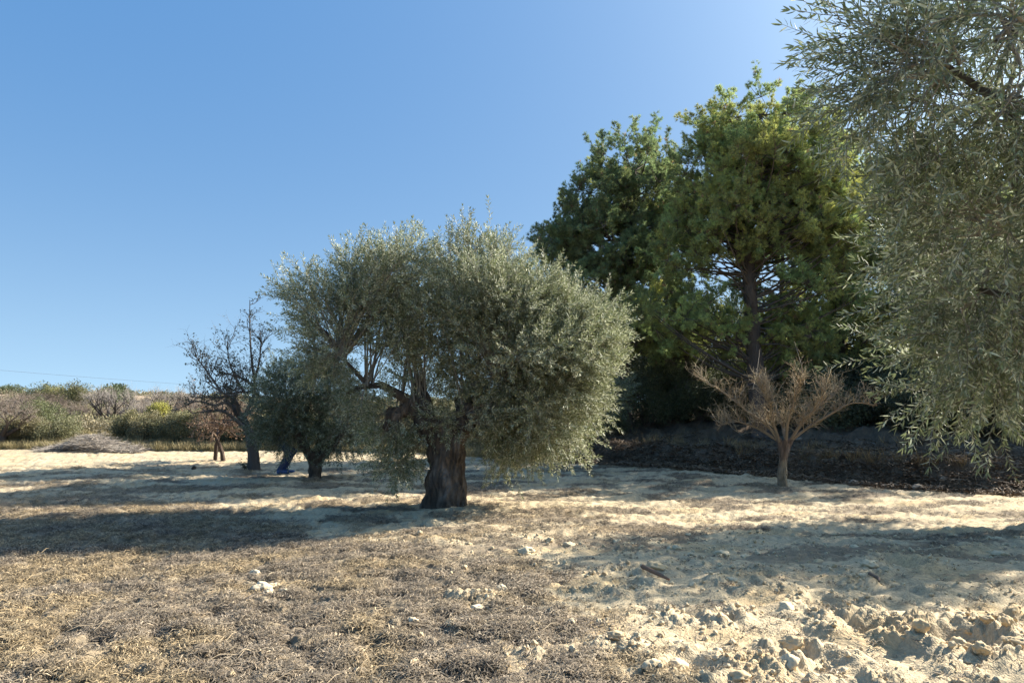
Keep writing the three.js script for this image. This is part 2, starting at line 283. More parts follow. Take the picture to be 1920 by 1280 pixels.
// smooth joined body from tapered bones, meshed on a grid
function sdfBody(bones, ctr, half, res, k, warp) {
  const mc = new MarchingCubes(res, MAT.soil, false, false, 400000); mc.isolation = 0;
  const p = V(), pa = V(), ba = V();
  for (let z = 0; z < res; z++) for (let y = 0; y < res; y++) for (let x = 0; x < res; x++) {
    p.set((x - res / 2) / (res / 2) * half + ctr.x, (y - res / 2) / (res / 2) * half + ctr.y, (z - res / 2) / (res / 2) * half + ctr.z);
    let D = 1e3;
    for (const [a, ra, b, rb] of bones) { pa.subVectors(p, a); ba.subVectors(b, a); const t = Math.min(1, Math.max(0, pa.dot(ba) / (ba.lengthSq() || 1))), q = pa.addScaledVector(ba, -t).length() - lerp(ra, rb, t), h = Math.max(0, k - Math.abs(D - q)) / k; D = Math.min(D, q) - h * h * k * 0.25; }
    mc.field[x + y * res + z * res * res] = -(D + (warp ? warp(p) : 0));
  }
  mc.update();
  let g = new THREE.BufferGeometry(); const arr = new Float32Array(mc.positionArray.slice(0, mc.count * 3));
  for (let i = 0; i < arr.length; i += 3) { arr[i] = arr[i] * half + ctr.x; arr[i + 1] = arr[i + 1] * half + ctr.y; arr[i + 2] = arr[i + 2] * half + ctr.z; }
  g.setAttribute('position', new THREE.BufferAttribute(arr, 3)); g = mergeVertices(g, 1e-4); g.computeVertexNormals(); return g;
}
function paint(g, f) { const p = g.attributes.position, c = new Float32Array(p.count * 3), u = new Float32Array(p.count * 2), q = V(); for (let i = 0; i < p.count; i++) { q.fromBufferAttribute(p, i); const k = f(q); c.set(k, i * 3); u[i * 2] = (q.x + q.z) * 1.6; u[i * 2 + 1] = q.y * 1.2; } g.setAttribute('color', new THREE.BufferAttribute(c, 3)); g.setAttribute('uv', new THREE.BufferAttribute(u, 2)); return g; }
const onGround = (px, py) => { const g = G(px, py); g.y = H(g.x, g.z); return g; };

// ---------------------------------------------------------------- the big pollarded olive
{
  const base = onGround(835, 952), d = -base.z, r = rng(101), lob0 = lobePx(d), lob = (x, y, ...q) => lob0(848 + (x - 848) * 0.93, y < 600 ? y + 34 : y, ...q), m = (px, py, dz = 0) => P(px, py, d - dz).sub(base);
  const tree = thing('olive_tree', 'big old olive with thick forked trunk and broad silvery green crown', 'olive tree', base);
  const bones = [[V(0, -0.15, 0), 0.285, V(0.0, 0.3, 0), 0.27], [V(0, 0.3, 0), 0.27, V(0.02, 0.85, 0), 0.255], [V(0.02, 0.85, 0), 0.255, V(0.03, 1.1, 0), 0.255],
    [V(-0.03, 1.0, 0), 0.21, m(800, 795), 0.165], [m(800, 795), 0.165, m(789, 756), 0.15], [m(789, 756), 0.13, m(784, 715, -0.1), 0.05], [m(786, 760), 0.13, m(742, 776, 0.12), 0.10], [m(742, 776, 0.12), 0.09, m(722, 800, 0.2), 0.05], [V(0.10, 1.05, 0), 0.18, m(868, 800, 0.08), 0.13], [m(868, 800, 0.08), 0.12, m(880, 765, 0.08), 0.08], [m(880, 765, 0.08), 0.07, m(905, 725, 0), 0.04], [m(872, 790, 0.0), 0.08, m(858, 750, -0.2), 0.04], [V(0.05, 1.0, -0.05), 0.2, m(840, 800, -0.3), 0.12],
    [V(-0.27, -0.1, 0.05), 0.10, V(-0.12, 0.35, 0.05), 0.14], [V(0.29, -0.1, 0.08), 0.08, V(0.16, 0.4, 0.06), 0.13], [V(0.05, -0.1, 0.34), 0.11, V(0.03, 0.4, 0.16), 0.14], [V(0.1, -0.1, -0.34), 0.11, V(0.03, 0.4, -0.16), 0.14]];
  const trunk = sdfBody(bones, V(-0.1, 0.92, 0.05), 1.15, 136, 0.11, (p) => { const a = Math.atan2(p.z, p.x) + p.y * 0.5; return 0.045 * (0.3 - Math.abs(n3(Math.cos(a) * 2.6, p.y * 0.9, Math.sin(a) * 2.6))) + 0.035 * n3(p.x * 3, p.y * 2.4, p.z * 3) + 0.016 * n3(p.x * 12, p.y * 5, p.z * 12) + 0.008 * n3(p.x * 25, p.y * 9, p.z * 25); });
  paint(trunk, (p) => { const t = 0.8 + 0.45 * n3(p.x * 10, p.y * 3, p.z * 10) + 0.2 * n3(p.x * 30, p.y * 10, p.z * 30), w = smooth(0.0, 0.6, n3(p.x * 4 + 9, p.y * 2, p.z * 4)); return [lerp(0.135, 0.20, w) * t, lerp(0.102, 0.165, w) * t, lerp(0.072, 0.13, w) * t]; });
  const stem = mesh('trunk', trunk, MAT.bark, tree);
  const limb = new Acc(); limb.tube([m(790, 765), m(755, 745, 0.1), m(715, 722, 0.2), m(680, 724, 0.25), m(650, 740, 0.3)], [0.10, 0.075, 0.06, 0.045, 0.03], 9, [0.14, 0.11, 0.08], { knob: 0.25, seed: 3, vary: 0.3 });
  limb.tube([m(690, 722, 0.25), m(650, 680, 0.3), m(610, 620, 0.35)], [0.04, 0.03, 0.018], 7, [0.15, 0.12, 0.09], { knob: 0.2, seed: 4, vary: 0.3 });
  mesh('limb', limb.build(), MAT.bark, stem);
  const heads = [[790, 752, 0], [778, 755, 0.1], [745, 775, 0.12], [872, 782, 0.05], [878, 775, 0.1], [688, 722, 0.25], [640, 665, 0.3], [835, 800, -0.3], [890, 760, -0.2]].map(([x, y, z]) => P(x, y, d - z));
  heads.push(P(930, 700, d - 0.3), P(960, 720, d + 0.3), P(1000, 720, d));
  const lobes = [lob(585, 600, 76, 88, 0.7, 23, 0.3), lob(552, 640, 40, 50, 0.5, 8, 0.3), lob(655, 500, 34, 55, 0.5, 8, 0), lob(640, 690, 60, 50, 0.6, 4, 0.3), lob(735, 540, 88, 90, 1.1, 24), lob(690, 480, 55, 45, 0.6, 13), lob(790, 490, 70, 72, 0.9, 24), lob(880, 505, 92, 90, 1.2, 50), lob(965, 545, 80, 78, 1.2, 46), lob(820, 610, 110, 70, 1.1, 17, -0.3), lob(970, 640, 105, 95, 1.5, 76), lob(1050, 560, 50, 75, 1.0, 30, -0.2),
    lob(1060, 660, 95, 100, 1.4, 64), lob(1120, 655, 60, 62, 1.0, 30), lob(1160, 610, 25, 38, 0.4, 6), lob(1050, 765, 90, 78, 1.2, 58), lob(1000, 800, 72, 58, 1.0, 40, -0.1), lob(955, 842, 36, 38, 0.5, 12, -0.2), lob(722, 815, 46, 58, 0.5, 15, -0.1), lob(745, 868, 34, 34, 0.4, 8, -0.1), lob(690, 760, 40, 46, 0.5, 6, 0.1), lob(828, 800, 26, 40, 0.18, 4, 0.3), lob(840, 735, 60, 34, 0.5, 10, -0.7), lob(780, 690, 60, 40, 0.6, 9, -0.5), lob(925, 740, 40, 60, 0.9, 20, -0.2)];
  const { wood, leaves } = shootsInto(r, base, lobes, heads, { sprigs: SPRIG, per: 29, headR: 0.09, arch: 0.16, rad: 0.017, lift: 0.22, tint: [1.15, 1.15, 1.1] });
  mesh('shoots', wood.build(), MAT.twig, tree);
  leaves.forEach((l, i) => l.build('crown', SPRIG[i], MAT.olive, tree));
}
// ---------------------------------------------------------------- the near olive at the right, its trunk out of frame
{
  const base = V(5.3, 0, -5.3); base.y = H(base.x, base.z); const r = rng(202);
  const tree = thing('olive_tree', 'near olive tree reaching in from the right with hanging grey green leaves', 'olive tree', base);
  const L = (p) => p.clone().sub(base), wood0 = new Acc();
  const A = [[0, -0.1, 0, 0.22], [0.05, 0.5, 0, 0.17], [0, 1.1, 0.05, 0.15]]; wood0.tube(A.map((a) => V(a[0], a[1], a[2])), A.map((a) => a[3]), 12, [0.16, 0.13, 0.10], { knob: 0.25, seed: 8, vary: 0.3 });
  const limbs = [[P(1990, 520, 5), P(1900, 330, 4.6), P(1850, 180, 4.4)], [P(2000, 420, 4.4), P(1890, 200, 4.1), P(1770, 120, 4.0)], [P(2000, 560, 4.9), P(1920, 560, 4.7), P(1820, 540, 4.8)], [P(2050, 620, 5.1), P(1940, 670, 4.9), P(1850, 670, 5.0)], [P(2200, 300, 5), P(2250, 0, 5), P(2300, -200, 5)], [P(2500, 400, 5.6), P(2700, 200, 6), P(2900, 100, 6.2)]];
  for (const l of limbs) wood0.tube([V(0, 1.0, 0.03), V(0, 1.0, 0.03).lerp(L(l[0]), 0.5).add(V(0, 0.12, 0)), ...l.map(L)], [0.10, 0.075, 0.05, 0.03, 0.014], 8, [0.19, 0.165, 0.135], { knob: 0.2, seed: 5, vary: 0.3 });
  mesh('trunk', wood0.build(), MAT.bark, tree);
  const lb = (px, py, d, rx, ry, rz, n, dense = 1) => ({ c: P(px, py, d), r: V(rx, ry, rz), n, dense });
  const heads = limbs.flatMap((l) => l.slice(0, 3)).concat([P(1900, 60, 3.8), P(1850, 420, 4.4), P(1880, 600, 4.8)]);
  const lobes = [lb(1680, 130, 3.9, 0.26, 0.26, 0.4, 9), lb(1640, 40, 4.0, 0.2, 0.14, 0.3, 4), lb(1605, 165, 4.0, 0.14, 0.08, 0.2, 3), lb(1785, 60, 4.0, 0.36, 0.38, 0.5, 12), lb(1905, 40, 4.0, 0.42, 0.45, 0.6, 12), lb(1790, 240, 4.2, 0.42, 0.34, 0.5, 13), lb(1905, 250, 4.1, 0.42, 0.42, 0.6, 13), lb(1810, 390, 4.5, 0.36, 0.40, 0.5, 16), lb(1930, 420, 4.3, 0.45, 0.45, 0.6, 16),
    lb(1825, 540, 4.8, 0.36, 0.40, 0.5, 15), lb(1930, 580, 4.6, 0.46, 0.42, 0.6, 17), lb(1810, 650, 5.0, 0.40, 0.28, 0.5, 12), lb(1930, 680, 4.8, 0.42, 0.30, 0.5, 13), lb(1840, 715, 5.0, 0.38, 0.14, 0.4, 4), lb(1950, 740, 4.8, 0.3, 0.16, 0.4, 4), lb(1730, 620, 5.0, 0.14, 0.18, 0.3, 3),
    lb(2130, 150, 5, 0.8, 0.9, 0.9, 24), lb(2150, 520, 5.2, 0.8, 0.8, 0.9, 24), lb(2500, 200, 5.8, 1.2, 1.1, 1.2, 40), lb(2700, 500, 5.8, 1.0, 0.9, 1.0, 35), lb(2050, -150, 4.6, 0.8, 0.5, 0.8, 25)];
  const { wood, leaves } = shootsInto(r, base, lobes, heads, { sprigs: SPRIG_NEAR, per: 18, headR: 0.08, arch: 0.12, rad: 0.013, lift: -0.05, reach: 0.28, from: 0.2, wood: [0.30, 0.27, 0.22], tint: [1.12, 1.16, 1.2] });
  mesh('shoots', wood.build(), MAT.twig, tree);
  leaves.forEach((l, i) => l.build('crown', SPRIG_NEAR[i], MAT.oliveNear, tree));
}
// ---------------------------------------------------------------- a further olive out of frame at the right: its shade lies across the raked soil
{
  const base = V(8.3, 0, -11.0); base.y = H(base.x, base.z); const r = rng(303);
  const tree = thing('olive_tree', 'olive tree at the right edge behind the hanging leaves, shading the raked soil', 'olive tree', base);
  const w0 = new Acc(); w0.tube([V(0, -0.1, 0), V(0.03, 0.6, 0), V(-0.03, 1.2, 0.03)], [0.25, 0.19, 0.17], 12, [0.15, 0.12, 0.09], { knob: 0.25, seed: 2, vary: 0.3 });
  const heads = []; for (const [x, y, z] of [[-0.7, 1.9, 0.2], [0.6, 2, 0.4], [0.1, 2.2, -0.6], [-1.3, 2.3, -0.3]]) { w0.tube([V(0, 1.1, 0), V(x * 0.5, 1.55, z * 0.5), V(x, y, z)], [0.13, 0.09, 0.05], 8, [0.15, 0.12, 0.09], { knob: 0.2, seed: x, vary: 0.3 }); heads.push(V(x, y, z).add(base)); }
  mesh('trunk', w0.build(), MAT.bark, tree);
  const lb = (x, y, z, a, b, c, n) => ({ c: V(x, y, z).add(base), r: V(a, b, c), n });
  const { wood, leaves } = shootsInto(r, base, [lb(0.2, 3.2, 0, 2.1, 1.6, 1.9, 140), lb(-0.9, 2.3, 0.6, 1.1, 0.9, 1.1, 40), lb(1.2, 2.3, 0.3, 1.1, 0.9, 1.1, 30)], heads, { sprigs: SPRIG, per: 34, headR: 0.1, arch: 0.18, lift: 0.15 });
  mesh('shoots', wood.build(), MAT.twig, tree);
  leaves.forEach((l, i) => l.build('crown', SPRIG[i], MAT.olive, tree));
}
// ---------------------------------------------------------------- the small olive behind, at the left
{
  const base = onGround(590, 898), d = -base.z, r = rng(404), lob = lobePx(d), m = (px, py, dz = 0) => P(px, py, d - dz).sub(base);
  const tree = thing('olive_tree', 'small dark olive with low three way fork, left of the big olive', 'olive tree', base);
  const bones = [[V(0, -0.12, 0), 0.15, V(0, 0.25, 0), 0.125], [V(0, 0.25, 0), 0.125, m(590, 862), 0.13], [m(588, 862), 0.11, m(568, 835, 0.1), 0.085], [m(568, 835, 0.1), 0.085, m(552, 800, 0.1), 0.06], [m(594, 860), 0.1, m(600, 825, -0.1), 0.075], [m(600, 825, -0.1), 0.075, m(603, 780, -0.1), 0.055], [m(596, 862), 0.1, m(625, 838, 0.1), 0.06], [m(625, 838, 0.1), 0.06, m(645, 805, 0.1), 0.045]];
  const trunk = sdfBody(bones, V(0.05, 0.65, 0), 0.85, 84, 0.07, (p) => 0.012 * n3(p.x * 7, p.y * 4, p.z * 7) + 0.006 * n3(p.x * 20, p.y * 7, p.z * 20));
  paint(trunk, (p) => { const t = 0.8 + 0.4 * n3(p.x * 12, p.y * 5, p.z * 12); return [0.12 * t, 0.095 * t, 0.07 * t]; });
  mesh('trunk', trunk, MAT.bark, tree);
  const heads = [m(552, 800, 0.1), m(603, 780, -0.1), m(645, 805, 0.1), m(570, 780), m(540, 770)].map((p) => p.add(base));
  const lobes = [lob(545, 745, 68, 62, 0.9, 42), lob(610, 730, 70, 55, 0.9, 30), lob(520, 790, 45, 50, 0.7, 22), lob(560, 815, 60, 34, 0.7, 16), lob(640, 790, 48, 52, 0.7, 18), lob(585, 700, 55, 30, 0.6, 14), lob(655, 835, 22, 26, 0.35, 4)];
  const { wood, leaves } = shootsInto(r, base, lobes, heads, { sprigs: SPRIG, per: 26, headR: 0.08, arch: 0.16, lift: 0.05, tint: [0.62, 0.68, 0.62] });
  mesh('shoots', wood.build(), MAT.twig, tree);
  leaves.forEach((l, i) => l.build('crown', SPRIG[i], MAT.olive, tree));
}
// ---------------------------------------------------------------- pines on the bank
function pine(label, seed, d, trunkPx, r0, clumps, opt = {}) {
  d *= 1.07; const tn = opt.tint || [1.2, 1.2, 1.05];
  const r = rng(seed), pts = trunkPx.map(([x, y, dz]) => P(x, y, d - (dz || 0))), base = pts[0].clone(); base.y = H(base.x, base.z); pts[0].copy(base).add(V(0, -0.2, 0));
  const tree = thing('pine_tree', label, 'pine tree', base, 'pines on the bank'), L = (p) => V().subVectors(p, base), w = new Acc(), bc = [0.135, 0.105, 0.085];
  const curve = new THREE.CatmullRomCurve3(pts), line = curve.getPoints(26);
  w.tube(line.map(L), line.map((_, i) => r0 * (1 - 0.78 * i / 26) * (i < 2 ? 1.15 : 1)), 12, bc, { knob: 0.10, seed, vary: 0.35, ur: 3, vr: 1.2 });
  mesh('trunk', w.build(), MAT.bark, tree);
  const br = new Acc(), tufts = [new Copies(), new Copies()];
  for (const [px, py, rx, ry, rz, n, dz] of clumps) {
    const c = P(px, py, d - (dz || 0)), R = V(rx * d / F, ry * d / F, rz);
    for (let k = 0; k < n * 1.4; k++) {
      const u = ball(r); u.multiplyScalar(Math.pow(u.length(), -0.5)); const q = V(c.x + u.x * R.x, c.y + u.y * R.y, c.z + u.z * R.z), cr = (opt.cr || 0.46) * (0.7 + 0.6 * r());
      let bi = 0, bd = 1e9; line.forEach((p, i) => { const dd = Math.abs(p.y - (q.y - 0.45 * p.distanceTo(q) * 0.8)) + 0.15 * p.distanceTo(q); if (i > 6 && dd < bd) { bd = dd; bi = i; } });
      const s = line[Math.min(26, Math.max(7, bi + Math.floor((r() - 0.4) * 5)))], mid = s.clone().lerp(q, 0.5).add(V((r() - 0.5) * 0.9, -0.10 * s.distanceTo(q) + (r() - 0.5) * 0.6, (r() - 0.5) * 0.9)), bp = []; for (let t = 0; t <= 5; t++) bp.push(L(bez(s, mid, q, t / 5)));
      br.tube(bp, bp.map((_, t) => lerp(0.034, 0.009, t / 5) * (0.45 + 0.2 * s.distanceTo(q))), 5, [0.12, 0.095, 0.075], { cap: false });
      const tone = 0.72 + 0.5 * r(), warm = r(), nb = Math.round(8.5 * (opt.nt || 95) / 90);
      for (let b = 0; b < nb; b++) {
        const e = unit(r), bd = u.clone().normalize().multiplyScalar(0.45).add(e).add(V(0, 0.3, 0)).normalize(), bl = cr * (0.55 + 1.15 * r()), m2 = q.clone().addScaledVector(bd, bl * 0.5).add(V(0, -0.04, 0)), t2 = q.clone().addScaledVector(bd, bl).add(V(0, 0.12 * bl, 0));
        br.tube([L(q), L(m2), L(t2)], [0.012, 0.008, 0.004], 3, [0.16, 0.125, 0.095], { cap: false });
        const cnt = Math.round(8 + 16 * bl);
        for (let t = 0; t < cnt; t++) {
          const w = 0.22 + 0.78 * Math.sqrt(r()), p = bez(q, m2, t2, w).addScaledVector(unit(r), 0.13 * (1.2 - 0.8 * w)), dir = bd.clone().multiplyScalar(0.7).addScaledVector(unit(r), 0.75).add(V(0, 0.3, 0)).normalize(), v = tone * (0.75 + 0.5 * r()), br2 = r() < 0.015;
          tufts[t & 1].add(L(p), dir, r() * 6.28, 0.62 + 0.5 * r(), br2 ? [v * 1.3, v * 0.75, v] : [v * (0.88 + 0.24 * warm) * tn[0], v * tn[1], v * (1.1 - 0.3 * warm) * tn[2]]);
        }
      }
    }
  }
  // dead lower branches
  for (let k = 0; k < (opt.dead || 14); k++) { const s = line[4 + Math.floor(r() * 10)], dir = unit(r); dir.y = dir.y * 0.3 + 0.1; const l = 0.6 + 1.6 * r(), e = s.clone().addScaledVector(dir, l).add(V(0, -0.15 * l, 0)); br.tube([L(s), L(bez(s, s.clone().addScaledVector(dir, l * 0.5).add(V(0, 0.1, 0)), e, 0.5)), L(e)], [0.022, 0.014, 0.005], 4, [0.13, 0.105, 0.09]); for (let t = 0; t < 5; t++) { const a = s.clone().lerp(e, 0.4 + 0.6 * r()); br.tube([L(a), L(a.clone().addScaledVector(unit(r), 0.2 + 0.4 * r()))], [0.006, 0.002], 3, [0.13, 0.105, 0.09]); } }
  mesh('branches', br.build(), MAT.twig, tree, 'stuff');
  tufts.forEach((t, i) => t.build('crown', TUFT[i], MAT.pine, tree));
  return tree;
}
pine('tallest pine with bright yellow green crown behind the bare vase shaped almond', 501, 20, [[1432, 868], [1424, 770], [1410, 600], [1404, 480], [1412, 340], [1425, 215]], 0.30,
  [[1420, 255, 100, 70, 1.5, 34], [1335, 345, 58, 90, 1.3, 26], [1420, 330, 120, 70, 1.9, 36, 0.3], [1510, 330, 72, 110, 1.5, 32], [1355, 430, 95, 50, 1.6, 24, 0.3], [1470, 430, 100, 50, 1.7, 26, 0.3], [1555, 420, 62, 95, 1.5, 22], [1285, 470, 46, 42, 1.0, 11], [1540, 570, 62, 70, 1.2, 18, 0.4], [1270, 590, 70, 40, 1.1, 13], [1330, 620, 60, 28, 0.9, 8], [1480, 640, 60, 55, 1.0, 12, -0.6], [1440, 520, 50, 30, 1.0, 6, -0.8]], { nt: 88, tint: [1.32, 1.34, 1.15] });
pine('dark blue green pine at the left end of the pine group', 502, 23, [[1176, 845], [1168, 720], [1172, 580], [1182, 440], [1190, 320]], 0.25,
  [[1185, 310, 72, 45, 1.4, 18], [1120, 385, 62, 55, 1.4, 22], [1210, 380, 75, 65, 1.6, 24], [1075, 440, 46, 45, 1.1, 14], [1150, 460, 95, 55, 1.8, 32], [1240, 460, 52, 70, 1.4, 14], [1262, 370, 40, 70, 1.2, 16], [1120, 530, 80, 48, 1.6, 24], [1210, 560, 70, 48, 1.5, 14], [1170, 610, 70, 45, 1.4, 12], [1060, 470, 40, 40, 1.0, 10]], { nt: 84, tint: [0.82, 0.92, 0.98] });
pine('slender leaning pine between the dark pine and the tallest one', 503, 23.5, [[1320, 815], [1300, 740], [1282, 660], [1262, 560], [1262, 480]], 0.20, [[1245, 620, 70, 50, 1.2, 20], [1340, 660, 60, 40, 1.1, 10], [1290, 560, 45, 35, 1, 6], [1270, 480, 50, 40, 1.1, 8], [1215, 650, 45, 30, 0.9, 7]], { nt: 80 });
pine('thin dark trunked pine just right of the tallest pine', 504, 24, [[1482, 830], [1472, 700], [1466, 560], [1470, 430]], 0.17, [[1500, 610, 60, 55, 1.3, 15], [1470, 520, 70, 40, 1.4, 8, -0.5], [1520, 680, 45, 45, 1.2, 9], [1490, 420, 60, 50, 1.3, 12]], { nt: 85 });
pine('green pine half hidden behind the left edge of the near olive leaves', 505, 22, [[1588, 825], [1580, 700], [1574, 560], [1580, 420], [1600, 320]], 0.19, [[1590, 350, 60, 70, 1.4, 20], [1640, 420, 70, 90, 1.6, 24], [1570, 500, 55, 70, 1.3, 14], [1650, 560, 75, 80, 1.5, 22], [1570, 640, 55, 70, 1.2, 17, 0.4], [1660, 680, 60, 60, 1.3, 14]], { nt: 90 });
pine('pine behind the middle of the near olive leaves', 506, 21, [[1745, 840], [1742, 700], [1740, 520], [1750, 360]], 0.2, [[1745, 360, 80, 80, 1.5, 24], [1700, 470, 70, 80, 1.4, 20], [1800, 480, 80, 90, 1.5, 24], [1745, 600, 100, 70, 1.6, 24], [1800, 700, 70, 60, 1.3, 14]], { nt: 85 });
pine('pine at the right edge behind the near olive leaves', 507, 20, [[1925, 850], [1915, 700], [1910, 500], [1900, 340]], 0.22, [[1905, 380, 95, 90, 1.6, 28], [1960, 520, 100, 80, 1.6, 26], [1880, 570, 80, 70, 1.5, 20], [1920, 690, 100, 70, 1.5, 20]], { nt: 80 });
pine('pine standing just outside the right edge of the frame', 508, 21, [[2230, 850], [2230, 600], [2240, 300]], 0.24, [[2240, 330, 120, 110, 2.0, 40], [2200, 500, 130, 90, 2.0, 36], [2300, 540, 120, 90, 2, 30], [2240, 660, 120, 60, 1.8, 20]], { nt: 75 });
pine('pine farthest outside the right edge of the frame', 509, 23, [[2560, 850], [2560, 600], [2570, 330]], 0.24, [[2560, 360, 130, 110, 2.2, 40], [2520, 520, 140, 90, 2.2, 36], [2620, 560, 130, 90, 2, 30], [2560, 660, 120, 60, 1.8, 20]], { nt: 75 });

// ---------------------------------------------------------------- bushes
function bush(label, at, size, n, tint, seed, opt = {}) {
  const r = rng(seed), o = thing(opt.name || 'bush', label, opt.category || 'bush', at, opt.group), w = new Acc(), c = new Copies();
  for (let k = 0; k < (opt.stems || 9); k++) { const e = V((r() - 0.5) * 1.5 * size.x, size.y * (0.5 + 0.4 * r()), (r() - 0.5) * 1.5 * size.z); w.tube([V((r() - 0.5) * 0.2, -0.05, (r() - 0.5) * 0.2), V(e.x * 0.4, e.y * 0.55, e.z * 0.4), e], [0.03, 0.02, 0.008], 4, [0.14, 0.11, 0.085]); }
  mesh('stems', w.build(), MAT.twig, o);
  const lumps = []; for (let k = 0; k < (opt.lumps || 16); k++) { const e = ball(r); e.multiplyScalar(Math.pow(e.length() + 0.01, -0.4)); lumps.push([V(e.x * size.x * 0.8, size.y * (0.5 + e.y * 0.42), e.z * size.z * 0.8), 0.7 + 0.6 * r(), 0.6 + 0.7 * r()]); }
  for (let k = 0; k < n; k++) { const [q, t, s] = lumps[k % lumps.length], e = unit(r).multiplyScalar(Math.sqrt(r()) * s * 0.42 * Math.min(size.x, size.y)), p = q.clone().add(e); p.y = Math.max(0.04, p.y); const v = t * (0.75 + 0.5 * r()); c.add(p, unit(r), r() * 6.28, (opt.s || 1) * (0.7 + 0.6 * r()), [tint[0] * v, tint[1] * v, tint[2] * v]); }
  c.build('foliage', LEAFY, MAT.bush, o);
  return o;
}
const atDepth = (px, d) => { const p = P(px, 760, d); p.y = H(p.x, p.z); return p; };
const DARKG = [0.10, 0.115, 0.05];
[[1105, 24.5, 1.6, 1.7, 'dark bush under the left end of the pines'], [1215, 25.2, 1.7, 2.1, 'tall dark bush behind the dark pine trunk'], [1320, 26.5, 1.9, 2.7, 'tall bush behind the leaning pine trunk'], [1400, 24.2, 1.7, 1.7, 'dark bush left of the tallest pine trunk'], [1500, 25.8, 1.9, 2.6, 'tall bush right of the tallest pine trunk'], [1545, 21.5, 1.4, 1.5, 'low dark bush behind the right limb of the bare almond'], [1640, 22.5, 1.7, 2.1, 'dark bush below the left side of the near olive leaves'], [1760, 19.8, 1.6, 1.7, 'dark bush on the bank below the hanging olive sprays'], [1890, 18.6, 1.6, 1.8, 'dark bush at the right edge on the bank'], [2040, 18, 1.6, 2, 'dark bush outside the right edge on the bank']]
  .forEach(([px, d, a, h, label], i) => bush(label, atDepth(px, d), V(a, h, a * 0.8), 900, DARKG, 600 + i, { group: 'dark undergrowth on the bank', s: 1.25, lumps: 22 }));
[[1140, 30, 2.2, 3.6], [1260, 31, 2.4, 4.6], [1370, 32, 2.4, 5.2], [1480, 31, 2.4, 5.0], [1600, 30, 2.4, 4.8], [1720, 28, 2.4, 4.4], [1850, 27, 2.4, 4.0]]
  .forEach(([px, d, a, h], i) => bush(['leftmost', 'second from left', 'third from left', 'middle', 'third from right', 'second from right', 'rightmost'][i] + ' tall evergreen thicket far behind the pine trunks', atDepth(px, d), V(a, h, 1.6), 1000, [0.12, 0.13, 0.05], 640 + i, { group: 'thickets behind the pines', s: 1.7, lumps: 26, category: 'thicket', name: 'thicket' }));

// ---------------------------------------------------------------- bare almond trees
function branchOut(acc, r, s, dir, len, rad, depth, o) {
  const n = depth > 1 ? 5 : 3, pts = [s.clone()], d = dir.clone(), wob = o.wob ?? 0.22;
  for (let k = 0; k < n; k++) { d.addScaledVector(unit(r), wob).add(V(0, (o.up ?? 0.12) * (depth < 2 ? 1.3 : 1), 0)).normalize(); pts.push(pts[k].clone().addScaledVector(d, len / n)); }
  const end = depth ? 0.5 : 0.35; acc.tube(pts, pts.map((_, k) => rad * lerp(1, end, k / n)), depth > 2 ? 8 : depth > 1 ? 5 : 3, depth > 1 ? o.bark : o.twig, depth > 1 ? { knob: 0.15, seed: r() * 50, vary: 0.25 } : { cap: false });
  o.tips?.push([pts[n].clone(), d.clone(), depth]);
  if (!depth) { o.leafAt?.push(...pts.slice(1)); return; }
  const kids = o.kids[depth - 1];
  for (let k = 0; k < kids; k++) {
    const f = lerp(o.from ?? 0.3, 1, (k + r()) / kids), i = Math.min(n - 1, Math.floor(f * n)), p = pts[i].clone().lerp(pts[i + 1], f * n - i), td = V().subVectors(pts[i + 1], pts[i]).normalize();
    const side = unit(r); side.addScaledVector(td, -side.dot(td)).normalize(); const nd = td.clone().multiplyScalar(0.65).addScaledVector(side, o.spread ?? 0.8).normalize();
    branchOut(acc, r, p, nd, len * (o.shrink ?? 0.62) * (0.65 + 0.6 * r()), rad * lerp(0.6, 0.4, f), depth - 1, o);
  }
}
